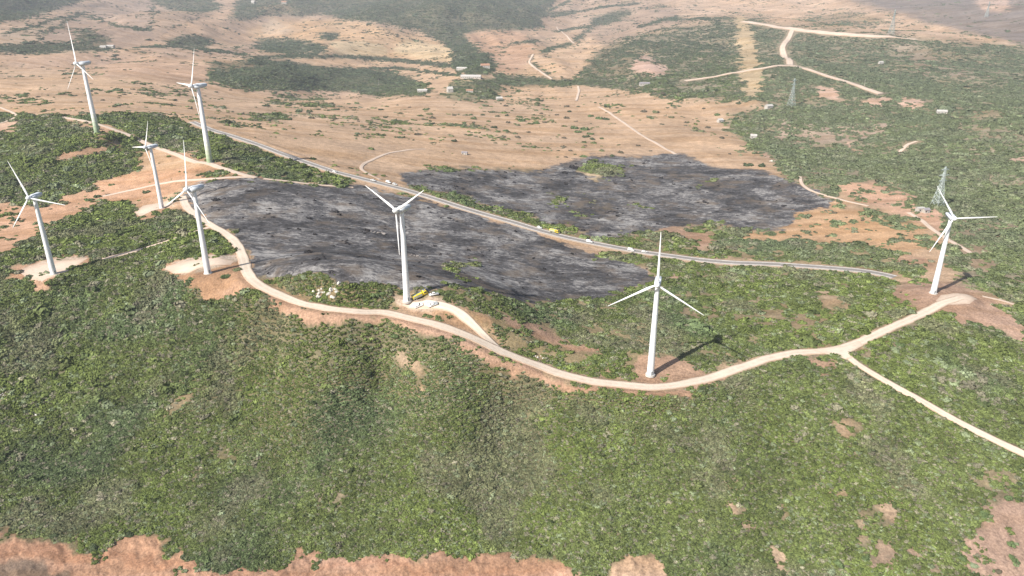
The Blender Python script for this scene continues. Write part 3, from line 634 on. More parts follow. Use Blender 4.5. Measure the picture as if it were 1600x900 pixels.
# ------------------------------------------------------------------ wind turbines
M_WHITE = mat('white_turbine_paint', (.80,.81,.82), .38, noise=(.25,.93,1.03), spec=.4)
M_NAC = mat('shaded_white_nacelle_paint', (.66,.70,.74), .4, noise=(.6,.93,1.04), spec=.4)  # white nacelle paint, its bluish-grey shade put into the colour
M_CONC = mat('pale_concrete', (.52,.49,.45), .9, noise=(1.5,.8,1.1))
M_DOOR = mat('grey_door_paint', (.25,.27,.28), .5)
M_METAL = mat('galvanised_steel', (.48,.54,.52), .5, .3, noise=(.5,.8,1.1))
def green_foot():
    M = NT('white_paint_with_green_foot'); tc = M.node('ShaderNodeTexCoord').outputs['Object']; s = M.node('ShaderNodeSeparateXYZ'); M.l.new(tc, s.inputs[0])
    r = M.node('ShaderNodeValToRGB'); r.color_ramp.interpolation = 'CONSTANT'; e = r.color_ramp.elements
    e[0].position = 0; e[0].color = (.30,.38,.24,1); e[1].position = 1; e[1].color = (.80,.81,.82,1)
    for p, c_ in ((.20,(.38,.46,.32,1)),(.40,(.48,.55,.42,1)),(.60,(.60,.65,.55,1)),(.80,(.70,.74,.68,1))):
        k = e.new(p); k.color = c_
    M.l.new(M.mr(s.outputs[2], 0, 20, 0, 1), r.inputs[0]); M.l.new(r.outputs[0], M.p.inputs['Base Color']); M.p.inputs['Roughness'].default_value = .4
    return M.m
M_GREEN = green_foot()
def blade_mesh(L, k):
    st = [(0,.9,.9,0),(.04,.9,.9,0),(.10,1.25,.8,18),(.2,1.55,.5,14),(.35,1.25,.34,9),(.55,.95,.22,5),(.75,.68,.15,2),(.9,.48,.1,1),(.98,.3,.06,0),(1.0,.08,.03,0)]
    V = []; n = 12
    for t, ch, th, tw in st:
        ch *= k*.86; th *= k*.85; tw = R(tw)
        for i in range(n):
            a = 2*math.pi*i/n; x = math.cos(a)*ch*.5*(1 if t < .07 else 1)+(ch*.15 if t > .07 else 0); y = math.sin(a)*th*.5*(1-.45*math.cos(a) if t > .07 else 1)
            V.append((x*math.cos(tw)-y*math.sin(tw), x*math.sin(tw)+y*math.cos(tw)-(t**2)*L*.012, t*L))
    return np.array(V), grid_faces(len(st), n, True)
def turbine(k, label):
    (bx_, tx_, H, yaw, ph, Rr, tilt) = TB[k]; P = TPOS[k]; big = k in (1, 2); s = H/50
    yaw_r = R(yaw)
    root = empty('wind_turbine', P.tolist(), 0); tag(root, label, 'wind turbine', 'wind turbines along the hill tracks')
    r0, r1 = (2.3*s*.85, 1.25*s*.9) if big else (1.8, 1.08)
    bm = bmesh.new(); b_cyl(bm, (0,0,-.6), (0,0,.35), r0*1.4, r0*1.35, 28); new_obj('foundation', bm, M_CONC, root)
    n, rings = 32, 18; V = []
    for i in range(rings+1):
        t = i/rings; r = r0+(r1-r0)*t; z = .3+t*(H-.3-1.2*s)
        for j in range(n): a = 2*math.pi*j/n; V.append((r*math.cos(a), r*math.sin(a), z))
    mesh_obj('tower', V, grid_faces(rings+1, n, True), M_GREEN if big else M_WHITE, root)
    bm = bmesh.new(); c0 = math.atan2(-P[1], -P[0])+.5; b_box(bm, (0,0,0), (.14,.95,2.1), .04)
    d = new_obj('door', bm, M_DOOR, root); d.location = ((r0+.0)*math.cos(c0), (r0+.0)*math.sin(c0), 1.5); d.rotation_euler = (0,0,c0)
    for z in (H*.34, H*.67):
        bm = bmesh.new(); b_cyl(bm, (0,0,z-.12), (0,0,z+.12), r0+(r1-r0)*z/H+.05, r0+(r1-r0)*z/H+.05, 32); new_obj('flange_ring', bm, M_WHITE, root, True)
    # nacelle frame: local -Y is upwind
    nac = bpy.data.objects.new('nacelle_pivot', None)
    th = R(tilt)
    def place(o, z=0):
        o.rotation_euler = (th*-1*0, 0, yaw_r); o.location = (0, 0, H)
    bm = bmesh.new()
    prof = [(-3.0*s,-.95*s),(-2.6*s,1.25*s),(0,1.62*s),(5.4*s,1.45*s),(6.0*s,.9*s),(5.8*s,-.5*s),(3.2*s,-1.35*s),(-1.8*s,-1.45*s)]
    b_prof(bm, prof, -1.45*s, 1.45*s); bmesh.ops.bevel(bm, geom=list(bm.edges), offset=.35*s, segments=3, affect='EDGES')
    bmesh.ops.rotate(bm, verts=bm.verts, cent=(0,0,0), matrix=Matrix.Rotation(R(90), 3, 'Z'))
    o = new_obj('nacelle', bm, M_NAC, root, True); o.rotation_euler = (th*.6, 0, yaw_r); o.location = (0,0,H+.2*s)
    bm = bmesh.new(); b_cyl(bm, (0,0,0), (0,0,1.3*s), .05*s, .05*s, 6); b_cyl(bm, (-.5*s,0,1.1*s), (.5*s,0,1.1*s), .05*s, .05*s, 6)
    v = new_obj('wind_vane', bm, M_METAL, o); v.location = (0, 4.6*s, 1.45*s)
    hub = empty('rotor', (0,0,0)); bpy.data.objects.remove(hub)
    off = 4.1*s; upw = Vector((math.sin(yaw_r), -math.cos(yaw_r), 0)); hp = upw*off+Vector((0,0,H+.6*s))
    Ry = Matrix.Rotation(yaw_r, 3, 'Z')@Matrix.Rotation(-th, 3, 'X')
    bm = bmesh.new(); bmesh.ops.create_uvsphere(bm, u_segments=20, v_segments=12, radius=1.45*s)
    for vv in bm.verts: vv.co.y *= 1.35 if vv.co.y < 0 else .8
    o = new_obj('rotor_hub', bm, M_WHITE, root, True); o.matrix_local = Matrix.Translation(hp)@Ry.to_4x4()
    BV, BF = blade_mesh(H*Rr, s); me = None
    for q in range(3):
        a = R(ph+120*q)
        # rotate about the rotor axis so that phase goes from up towards the turbine's right as seen from upwind
        Rb = Ry@Matrix.Rotation(a, 3, 'Y')@Matrix.Rotation(R(0), 3, 'Z')
        if me is None: b = mesh_obj('blade', BV, BF, M_WHITE, root); me = b.data
        else: b = bpy.data.objects.new('blade', me); C.objects.link(b); b.parent = root
        b.matrix_local = Matrix.Translation(hp)@Rb.to_4x4()
    return root
TL = {1: 'green-footed white turbine farthest up the hill track, above dark scrub',
 2: 'tall white turbine with a green foot beside the asphalt road, behind the burnt field',
 3: 'smaller looking white turbine on the pale pad between tan gully and burnt field edge',
 4: 'white turbine on a pale pad among dark scrub, leftmost of all the turbines',
 5: 'white turbine on the pad inside the dirt road bend, one blade nearly upright',
 6: 'white turbine standing in front of the burnt field with vehicles parked at its foot',
 8: 'nearest white turbine, on an orange mound inside the road curve',
 9: 'rightmost white turbine, at the end of the dirt road below the large pylon'}
for k in TB: turbine(k, TL[k])

# ------------------------------------------------------------------ foliage
def leaf_mat():
    M = NT('scrub_leaves'); at = M.node('ShaderNodeAttribute', attribute_type='INSTANCER', attribute_name='tint').outputs['Color']
    g = M.node('ShaderNodeNewGeometry'); n = M.noise(g.outputs['Position'], 1.3, 3, .6); k = M.noise(g.outputs['Position'], .25, 2)
    c = M.scale(at, M.math('MULTIPLY', M.mr(n, .3, .7, .7, 1.38), M.mr(k, .3, .7, .85, 1.15)))
    M.l.new(c, M.p.inputs['Base Color']); M.p.inputs['Roughness'].default_value = .85
    return M.m
M_LEAF = leaf_mat(); M_BARK = mat('bark', (.13,.10,.075), .9, noise=(3,.7,1.2))
_ico = {}
def ico(sub):
    if sub not in _ico:
        bm = bmesh.new(); bmesh.ops.create_icosphere(bm, subdivisions=sub, radius=1); bm.verts.ensure_lookup_table()
        _ico[sub] = (np.array([v.co[:] for v in bm.verts]), np.array([[v.index for v in f.verts] for f in bm.faces])); bm.free()
    return _ico[sub]
def crown_arrays(r, flat=.7, leaves=60, lsize=.22, sub=1, seed=0, lobes=3, core=.86):
    """uneven crown: several lobes and many leaf clumps as small quads, all triangulated"""
    g = np.random.default_rng(seed); V = []; F = []; off = 0
    v, f = ico(sub)
    cs = [(np.zeros(3), .8)]+[(np.array([math.cos(a)*.5, math.sin(a)*.5, g.uniform(-.1,.35)]), g.uniform(.38,.6)) for a in g.uniform(0, 6.28, lobes)]
    for c_, rr in cs:
        q = v*(1+g.normal(size=(len(v),1))*.14)*rr*core+c_; q = q*np.array([1,1,flat]); q[:,2] = np.maximum(q[:,2], -.12)
        V.append(q); F.append(f+off); off += len(q)
    n = leaves; ci = g.integers(0, len(cs), n); d = g.normal(size=(n,3)); d[:,2] = np.abs(d[:,2])*.9+.0; d /= np.linalg.norm(d, axis=1)[:,None]
    cen = np.array([cs[i][0]+d[j]*cs[i][1]*g.uniform(.82,1.18) for j, i in enumerate(ci)])*np.array([1,1,flat])
    a = g.normal(size=(n,3)); a -= (a*d).sum(1)[:,None]*d*.6; a /= np.linalg.norm(a, axis=1)[:,None]; b = np.cross(d+g.normal(size=(n,3))*.4, a); b /= np.linalg.norm(b, axis=1)[:,None]
    s = g.uniform(.6,1.3,(n,1))*lsize
    quad = np.stack([cen-a*s-b*s*.6, cen+a*s-b*s*.7, cen+a*s*.8+b*s*.8+d*s*.3, cen-a*s*.9+b*s*.6+d*s*.2], 1).reshape(-1, 3)
    idx = np.arange(n)[:,None]*4+off; V.append(quad); F.append(np.concatenate([idx+[[0,1,2]], idx+[[0,2,3]]]))
    return np.concatenate(V)*r, np.concatenate(F)

# ---- single bushes: pixel of the foot, radius in metres, tint code
TINTS = {'d': ((.068,.088,.045),'dark green'), 'g': ((.105,.145,.062),'green'), 'o': ((.145,.155,.08),'olive green'), 'p': ((.22,.26,.16),'pale grey-green'), 'b': ((.125,.108,.075),'brownish')}
BUSH = [
 # tan plain between the far houses and the second burn
 *[(x,y,s,t,'A') for x,y,s,t in [(602,184,3,'d'),(735,180,4.5,'g'),(740,186,4.5,'g'),(754,180,4,'d'),(777,182,3.5,'d'),(792,181,4,'d'),(725,192,3.5,'g'),(740,192,3,'b'),(794,192,4.5,'b'),(722,199,3.5,'g'),(730,200,3.5,'g'),(738,201,4,'o'),(750,201,4,'g'),(762,203,3.5,'o'),(772,200,4.5,'d'),(777,206,4,'g'),(790,205,4,'g'),(705,213,4,'o'),(709,221,4,'d'),(665,172,5,'g'),(671,179,5,'o'),(676,185,4.5,'b'),(661,187,4,'b'),(675,194,4.5,'d'),(790,166,5,'b'),(652,211,4,'b'),(625,207,2.8,'b'),(658,210,3,'b')]],
 *[(x,y,s,t,'B') for x,y,s,t in [(522,186,4,'b'),(527,172,4.5,'d'),(557,162,5,'g'),(595,172,4,'d'),(482,177,4,'b'),(467,175,5,'d'),(487,185,4,'b'),(500,150,5,'g'),(415,166,5,'d'),(545,163,4,'g'),(560,190,2.5,'b'),(580,188,2.5,'b'),(605,150,4,'o'),(640,168,3,'b')]],
 *[(x,y,s,t,'C') for x,y,s,t in [(839,165,6,'o'),(885,167,5,'b'),(890,175,4,'d'),(922,182,5.5,'g'),(937,186,5.5,'g'),(947,187,5.5,'d'),(885,185,5,'b'),(862,189,4,'o'),(851,192,3.5,'b'),(838,193,6,'g'),(815,189,5.5,'g'),(900,190,3,'b'),(825,207,3.5,'b'),(810,215,4.2,'b'),(897,201,6,'g'),(904,207,5,'g'),(914,203,6,'g'),(922,210,5,'g'),(915,214,4.5,'d'),(926,218,4.5,'d'),(940,217,3.5,'g'),(882,216,3.5,'b'),(870,180,3,'b'),(846,178,4,'b')]],
 *[(x,y,s,t,'D') for x,y,s,t in [(1025,176,6,'o'),(1005,175,6,'b'),(1049,184,4.5,'o'),(1055,169,3.5,'b'),(1100,170,3.5,'b'),(1137,158,7,'o'),(1086,202,5,'o'),(1095,206,4.5,'o'),(1106,200,4,'b'),(1127,216,4.5,'b'),(1120,180,6,'g'),(1072,192,3.5,'b'),(1150,186,5,'d')]],
 *[(x,y,s,t,'E') for x,y,s,t in [(880,230,3.2,'b'),(891,236,2.8,'b'),(884,246,2.2,'b'),(941,236,3.5,'o'),(956,244,3.5,'d'),(970,239,4,'b'),(997,228,3,'b'),(1140,241,2.2,'b'),(912,245,4.5,'g'),(1169,259,4.5,'d'),(1190,260,5,'d'),(1016,236,2.2,'b'),(915,228,2.2,'b')]],
 *[(x,y,s,t,'F') for x,y,s,t in [(1302,347,3.4,'g'),(1267,354,2.8,'o'),(1222,364,3,'d'),(1240,369,2,'b'),(1304,333,3.4,'b'),(1285,384,3.2,'g'),(1292,370,2,'b'),(1310,375,2.4,'o'),(1407,367,3,'d'),(1412,409,3,'d'),(1322,340,1.8,'b'),(1347,345,2,'b'),(1076,361,3.4,'d'),(1093,376,2.5,'g')]],
 *[(x,y,s,t,'G') for x,y,s,t in [(229,301,3.6,'d'),(140,313,4.2,'g'),(152,308,3.6,'d'),(97,319,4.5,'o'),(70,323,3.4,'d'),(17,349,1.8,'d'),(38,343,1.5,'b'),(168,304,2.2,'b'),(200,318,2.5,'d'),(193,322,2.5,'g')]],
 *[(x,y,s,t,'H') for x,y,s,t in [(337,371,3.0,'g'),(345,383,3.0,'d'),(354,432,3.2,'g'),(371,422,2.8,'o'),(333,384,2.5,'g'),(351,391,2.5,'d')]],
 *[(x,y,s,t,'I') for x,y,s,t in [(150,146,3.2,'b'),(160,157,3.8,'b'),(207,140,4,'b'),(244,144,3.4,'b'),(272,157,4.5,'d'),(267,164,3.8,'b'),(177,141,2.8,'b'),(125,160,3.8,'b'),(277,109,4.2,'d'),(249,89,4.5,'b'),(66,105,4,'b'),(320,82,6,'d'),(187,150,3,'b'),(337,144,4,'d'),(360,141,4,'b'),(225,142,3,'b'),(297,170,4,'b'),(60,152,4,'b'),(100,117,5,'o')]],
 *[(x,y,s,t,'J') for x,y,s,t in [(440,436,2.6,'o'),(452,432,2.8,'o'),(464,436,2.8,'g'),(476,434,2.8,'p'),(448,443,2.4,'o'),(484,441,2.4,'o'),(585,462,3.0,'g'),(572,468,2.5,'g'),(597,459,2.4,'g')]],
 *[(x,y,s,t,'K') for x,y,s,t in [(145,856,2.4,'d'),(203,836,2.2,'d'),(278,861,1.8,'g'),(85,838,2.0,'d')]],
 *[(x,y,s,t,'L') for x,y,s,t in [(1045,645,2.0,'p'),(1052,655,2.0,'p'),(1058,672,1.6,'p'),(1096,608,1.6,'d'),(1082,632,1.6,'p'),(1140,622,2.0,'p')]],
 *[(x,y,s,t,'M') for x,y,s,t in [(320,478,2.2,'p'),(333,483,2.2,'p'),(460,515,2.5,'p'),(473,522,2.0,'p'),(545,530,2.2,'p'),(94,462,2.0,'p'),(103,464,2.0,'p'),(282,463,2.4,'p'),(575,508,2.2,'g'),(618,525,2.6,'g'),(690,528,2.2,'g')]],
 *[(x,y,s,t,'N') for x,y,s,t in [(1415,566,2.2,'p'),(1382,578,1.8,'p'),(1372,534,2.4,'g'),(1405,540,3.0,'g'),(1430,552,1.6,'d'),(1366,545,1.8,'d')]],
 *[(x,y,s,t,'O') for x,y,s,t in [(1311,882,2.6,'g'),(1298,893,2.2,'p'),(1252,878,2.0,'g'),(1352,873,2.0,'g'),(1535,803,2.8,'g'),(1534,842,1.4,'g'),(1578,850,2.4,'g'),(1582,872,2.2,'g'),(1502,872,2.6,'g'),(1520,884,2.0,'p'),(1500,845,1.4,'d'),(1592,757,2.0,'d'),(1470,805,2.6,'o'),(1575,778,2.4,'g'),(1560,893,1.4,'b')]],
 *[(x,y,s,t,'P') for x,y,s,t in [(545,59,6,'d'),(567,60,7.5,'d'),(537,45,7,'b'),(557,41,7,'d'),(567,51,6,'b'),(577,47,6,'d'),(587,51,6,'b'),(605,56,7,'b'),(474,35,6,'b'),(602,88,6,'b'),(655,118,8,'d'),(707,88,6,'d'),(655,95,6,'d'),(590,43,6,'d'),(500,30,6,'b')]],
 *[(x,y,s,t,'Q') for x,y,s,t in [(356,43,5,'d'),(175,11,7,'d'),(370,74,8,'d'),(392,76,6,'d'),(200,24,5,'b'),(300,36,5,'b'),(360,60,5,'b'),(172,28,7,'b'),(106,17,6,'b')]],
 *[(x,y,s,t,'R') for x,y,s,t in [(851,110,6,'g'),(866,113,5,'g'),(872,88,4,'d'),(889,100,3.5,'b'),(907,82,3.5,'b'),(926,74,4,'b'),(915,56,5,'d'),(901,105,3.5,'b'),(875,104,3,'b'),(958,33,5,'d'),(876,16,6,'b'),(893,24,6,'b'),(905,38,5,'b'),(935,10,6,'b')]],
]
REG = {'A': ('on the dry plain short of the white farm buildings','bushes dotted over the middle dry plain'), 'B': ('on the dry plain below the dark tree belt','bushes below the tree belt'),
 'C': ('on the dry slope beside the pale winding track','bushes beside the winding track'), 'D': ('on the smooth tan slope under the green hill','bushes under the green hill'),
 'E': ('on dry grass along the upper edge of the far burn','bushes above the far burn'), 'F': ('on the tan field between the far burn and the pylon','bushes on the field near the pylon'),
 'G': ('in the tan gully beyond the leftmost turbine','bushes in the tan gully'), 'H': ('beside the pad in the road bend','bushes by the pad in the road bend'),
 'I': ('on the dry plain behind the green-footed turbines','bushes behind the green-footed turbines'), 'J': ('at the near edge of the burnt field above the dirt road','bushes at the edge of the burn'),
 'K': ('on the lip of the orange cut at the slope foot','bushes on the lip of the cut'), 'L': ('on the slope just below the road curve','bushes below the road curve'),
 'M': ('in scrub just below the orange road bank','bushes below the orange road bank'), 'N': ('between the fork of the dirt roads','bushes in the road fork'),
 'O': ('on pinkish bare ground at the lower right','bushes on the pinkish bare ground'), 'P': ('among pale fields below the wooded hill','bushes among the pale fields'),
 'Q': ('on the far tan hillside behind the turbines','bushes on the far tan hillside'), 'R': ('on the far tan fields beside the green hill','bushes on the far tan fields')}
protos = []
def bush_proto(i):
    V, F = crown_arrays(1.0, flat=(.62,.75,.9,.66,.8,.7)[i], leaves=70, lsize=.2, sub=1, seed=100+i, lobes=4)
    me = bpy.data.meshes.new('bush'); return V, F
PM = []
for i in range(6):
    V, F = bush_proto(i); o = mesh_obj('bush', V, F, M_LEAF, smooth=False); PM.append(o.data); bpy.data.objects.remove(o)
big_mesh = []
for i in range(4):
    V, F = crown_arrays(1.0, flat=.78, leaves=420, lsize=.10, sub=2, seed=200+i, lobes=7, core=.84)
    o = mesh_obj('bush', V, F, M_LEAF, smooth=False); big_mesh.append(o.data); bpy.data.objects.remove(o)
PROT = []
for i, (px, py, s, t, g) in enumerate(BUSH):
    p = px2w(px, py); me = big_mesh[i % 4] if np.hypot(p[0], p[1]) < 520 else PM[i % 6]
    o = bpy.data.objects.new('bush', me); C.objects.link(o)
    k = s*rng.uniform(.9, 1.1)*(1.1 if g in 'ABCDE' else .85)
    o.location = (p[0], p[1], p[2]-.05*k); o.rotation_euler = (0, 0, rng.uniform(0, 6.28)); o.scale = (k*rng.uniform(.9,1.3), k*rng.uniform(.85,1.1), k*rng.uniform(.75,1.0))
    tc = np.array(TINTS[t][0])*rng.uniform(.85,1.15); o['tint'] = [float(x) for x in tc]
    szs = sorted(b[2] for b in BUSH if b[4] == g); q = szs.index(s)/len(szs); wd = 'small' if q < .34 else ('middling' if q < .67 else 'large')
    tag(o, f'{wd} {TINTS[t][1]} bush {REG[g][0]}', 'bush', REG[g][1])
    if len(PROT) < 6 and me in PM and me not in [q_.data for q_ in PROT]: PROT.append(o)

# ---- trees with trunk and crown
TREES = [(722,96,9,'d','by the river bend'),(735,92,10,'d','by the river bend'),(748,96,9,'g','by the river bend'),(758,100,9,'d','by the river bend'),(744,106,9,'g','by the river bend'),(731,106,8,'g','by the river bend'),(762,92,8,'d','by the river bend'),(720,86,8,'g','by the river bend'),
 (771,148,10,'d','beside the white farm buildings'),(764,143,7,'g','beside the white farm buildings'),(702,137,6,'g','beside the white farm buildings'),(745,138,6,'g','beside the white farm buildings'),
 (813,121,8,'d','on the hedge line across the valley'),(878,123,7,'d','on the hedge line across the valley'),(800,118,6,'d','on the hedge line across the valley'),(840,127,6,'g','on the hedge line across the valley'),(896,129,6,'g','on the hedge line across the valley'),
 (1036,150,10,'b','under the green hill by the shed'),(1044,128,6,'d','under the green hill by the shed'),(1030,131,6,'d','under the green hill by the shed'),
 (946,168,6,'d','beside the pale winding track'),(952,170,6,'d','beside the pale winding track'),(938,165,6,'g','beside the pale winding track'),(930,163,6,'g','beside the pale winding track'),
 (628,66,7,'d','along the boundary between pale fields'),(620,72,7,'d','along the boundary between pale fields'),(612,78,7,'d','along the boundary between pale fields'),(640,62,6,'d','along the boundary between pale fields'),
 (1105,143,8,'d','in the valley scrub below the firebreak'),(1118,143,7,'d','in the valley scrub below the firebreak')]
crown_m = []
for i in range(3):
    V, F = crown_arrays(1.0, flat=.95, leaves=160, lsize=.15, sub=1, seed=300+i, lobes=6); V[:,2] += .25
    o = mesh_obj('crown', V, F, M_LEAF, smooth=False); crown_m.append(o.data); bpy.data.objects.remove(o)
bm = bmesh.new(); b_cyl(bm, (0,0,-.3), (.03,.02,.6), .10, .06, 8); b_cyl(bm, (.03,.02,.5), (.3,.1,.95), .05, .02, 6); b_cyl(bm, (.03,.02,.5), (-.25,.15,.95), .05, .02, 6); b_cyl(bm, (.03,.02,.5), (0,-.25,1.0), .05, .02, 6)
o = new_obj('trunk', bm, M_BARK); trunk_m = o.data; bpy.data.objects.remove(o)
for i, (px, py, h, t, where) in enumerate(TREES):
    p = px2w(px, py); r = empty('tree', p.tolist(), rng.uniform(0, 6.28)); wid = h*.5*rng.uniform(.85, 1.25)
    szs = sorted(b[2] for b in TREES if b[4] == where); q = szs.index(h)/len(szs)
    tag(r, f"{'tall' if q >= .5 else 'lower'} {TINTS[t][1]} leafy tree {where}", 'tree', f'trees {where}')
    c_ = bpy.data.objects.new('crown', crown_m[i % 3]); C.objects.link(c_); c_.parent = r; c_.location = (0,0,h*.35); c_.scale = (wid, wid*.95, h*.42)
    c_['tint'] = [float(x) for x in np.array(TINTS[t][0])*.9]
    k_ = bpy.data.objects.new('trunk', trunk_m); C.objects.link(k_); k_.parent = r; k_.scale = (h*.5,)*3

# ---- uncountable scrub: points over the ground, instancing the bushes standing in the scene
def scatter():
    i0, i1 = np.searchsorted(AZ, [R(-49), R(49)]); j0, j1 = np.searchsorted(RR, [172, 6200])
    r = R2[j0:j1, i0:i1]; x = X[j0:j1, i0:i1]; y = Y[j0:j1, i0:i1]; v = VEG[j0:j1, i0:i1]; bu = BUR[j0:j1, i0:i1]
    dA = (AZ[i0+1]-AZ[i0])*(LR[60]-LR[59])*r*r
    size = np.interp(r, [200, 330, 450, 700, 1200, 2500, 6000], [.58, .70, 1.15, 1.7, 2.3, 3.6, 5.5])
    wn = rng.normal(size=x.shape); cl = fbm(x, y, 15, 3, 81)+.7*fbm(x, y, 4.5, 2, 83)+.12*wn
    clf = .75*fbm(x, y, 70, 4, 85, .6)+.45*fbm(x, y, 13, 2, 87)+.22*wn; k_ = sstep(500, 1100, r); cc = cl*(1-k_)+clf*k_*1.2
    qs = np.quantile(cc.ravel()[::37], np.linspace(0, 1, 101)); q = np.interp(cc, qs, np.linspace(0, 1, 101))
    w_ = .006+.34*v*(1-v); p = sstep(-1, 1, (v-q)/w_)
    p = np.where(v < .012, 0, p)
    open_ = 1-sstep(.02, .3, bu)*(v < .04); p *= open_
    pb = .02*bu*sstep(-.15, .5, cl)
    lam = (p*1.35+pb)*dA/(size**2*1.15)
    u = rng.random(lam.shape); hit = u < lam
    isb = rng.random(lam.shape) < pb/(p*1.35+pb+1e-6)
    xs = x[hit]+rng.normal(size=hit.sum())*size[hit]*.35; ys = y[hit]+rng.normal(size=hit.sum())*size[hit]*.35
    return xs, ys, size[hit], isb[hit], v[hit], r[hit]
xs, ys, sz, isb, vv_, rr_ = scatter()
# keep the roads clear
def near(Q, half):
    k = np.zeros(len(xs), bool)
    for i in range(0, len(Q), 40):
        q = Q[i:i+41]; b0 = q.min(0)-half-6; b1 = q.max(0)+half+6
        m = np.nonzero((xs > b0[0]) & (xs < b1[0]) & (ys > b0[1]) & (ys < b1[1]))[0]
        if len(m): d = np.sqrt(((np.stack([xs[m], ys[m]], -1)[:,None]-q[None])**2).sum(-1)).min(1); k[m[d < half+sz[m]*.9]] = True
    return k
kill = near(main, 4.0)|near(asph, 6.2)
for nm, hw, pl in ROAD_MORE:
    P = [px2w(*p) for p in pl]; d = np.mean([np.hypot(p[0], p[1]) for p in P]); kill |= near(resample(P, max(1.5, d/250)), hw+.2+(4 if d > 1500 else 0))
for q_ in ((500,458,2.5),(519,457,2.5),(54,648,2.2),(6,617,1.5),(841,558,2.5),(597,365,5),(657,467,7),(678,464,5),(655,479,5),(677,477,5)):
    P = px2w(*q_[:2]); kill |= np.hypot(xs-P[0], ys-P[1]) < q_[2]
for k in TPOS: kill |= np.hypot(xs-TPOS[k][0], ys-TPOS[k][1]) < 5
xs, ys, sz, isb, rr_ = (a[~kill] for a in (xs, ys, sz, isb, rr_))
N = len(xs); print('scrub points', N)
scv = sz*np.exp(rng.normal(size=N)*.3)*np.where(rng.random(N) < np.where(rr_ < 370, .03, .06), 1.7, 1)*np.where((rng.random(N) < .03) & (rr_ > 370), 1.7, 1)
a_ = fbm(xs, ys, 45, 3, 91); b_ = fbm(xs, ys, 30, 3, 93); c__ = fbm(xs, ys, 11, 2, 95); rn = rng.random(N)
base = np.tile(np.array([.122,.150,.052]), (N,1))
def lerp(m, c_): 
    global base
    base = base*(1-m[:,None])+np.array(c_)*m[:,None]
lerp(sstep(-.1, .4, a_)*.85, (.135,.170,.050))          # yellower patches
lerp(sstep(.15, .6, -a_)*.6, (.090,.128,.070))         # cooler patches
lerp(sstep(.12, .5, b_)*.6, (.175,.165,.115))         # grey, half dry patches
lerp((rn < .11)*.8, (.22,.20,.15)); lerp(((rn > .16) & (rn < .24))*.8, (.19,.225,.135)); lerp((rn > .88)*.6, (.045,.062,.032))
lerp(sstep(900, 2200, rr_)*.75, (.062,.080,.054))
az_ = np.arctan2(xs, ys); lerp(sstep(R(14), R(20), az_)*sstep(480, 700, rr_)*.65, (.135,.155,.095))
base *= np.exp(rng.normal(size=(N,1))*.2)*(1+.25*c__[:,None])
base[isb] = np.array([.035,.032,.034])*np.exp(rng.normal(size=(isb.sum(),1))*.35)
scv[isb] *= .75
zs = ground(xs, ys)-.12*scv
me = bpy.data.meshes.new('scrub'); me.vertices.add(N); me.vertices.foreach_set('co', np.stack([xs, ys, zs], -1).astype(np.float32).ravel())
def attr(nm, ty, arr, f='value'):
    a = me.attributes.new(nm, ty, 'POINT'); a.data.foreach_set(f, arr.ravel())
attr('tint', 'FLOAT_COLOR', np.c_[base, np.ones(N)].astype(np.float32), 'color')
attr('rot', 'FLOAT_VECTOR', np.c_[rng.normal(size=(N,2))*.12, rng.uniform(0, 6.28, N)].astype(np.float32), 'vector')
attr('siz', 'FLOAT_VECTOR', np.c_[scv*rng.uniform(.8,1.25,N), scv*rng.uniform(.8,1.25,N), scv*rng.uniform(.55,1.15,N)*(1-.5*sstep(900, 2200, rr_))].astype(np.float32), 'vector')
attr('idx', 'INT', rng.integers(0, len(PROT), N).astype(np.int32))
scrub = bpy.data.objects.new('scrub', me); C.objects.link(scrub); scrub['kind'] = 'stuff'
tag(scrub, 'dense low green macchia scrub covering the hillsides', 'scrub')
ng = bpy.data.node_groups.new('scrub_cover', 'GeometryNodeTree')
ng.interface.new_socket('Geometry', in_out='INPUT', socket_type='NodeSocketGeometry'); ng.interface.new_socket('Geometry', in_out='OUTPUT', socket_type='NodeSocketGeometry')
gi = ng.nodes.new('NodeGroupInput'); go = ng.nodes.new('NodeGroupOutput'); iop = ng.nodes.new('GeometryNodeInstanceOnPoints'); jn = ng.nodes.new('GeometryNodeJoinGeometry')
for o in PROT:
    oi = ng.nodes.new('GeometryNodeObjectInfo'); oi.inputs['Object'].default_value = o; oi.inputs['As Instance'].default_value = True; oi.transform_space = 'ORIGINAL'
    ng.links.new(oi.outputs['Geometry'], jn.inputs[0])
def named(nm, ty):
    n = ng.nodes.new('GeometryNodeInputNamedAttribute'); n.data_type = ty; n.inputs[0].default_value = nm; return n.outputs[0]
iop.inputs['Pick Instance'].default_value = True
ng.links.new(gi.outputs[0], iop.inputs['Points']); ng.links.new(jn.outputs[0], iop.inputs['Instance']); ng.links.new(named('idx', 'INT'), iop.inputs['Instance Index'])
ng.links.new(named('rot', 'FLOAT_VECTOR'), iop.inputs['Rotation']); ng.links.new(named('siz', 'FLOAT_VECTOR'), iop.inputs['Scale'])
ng.links.new(iop.outputs[0], go.inputs[0])
md = scrub.modifiers.new('cover', 'NODES'); md.node_group = ng

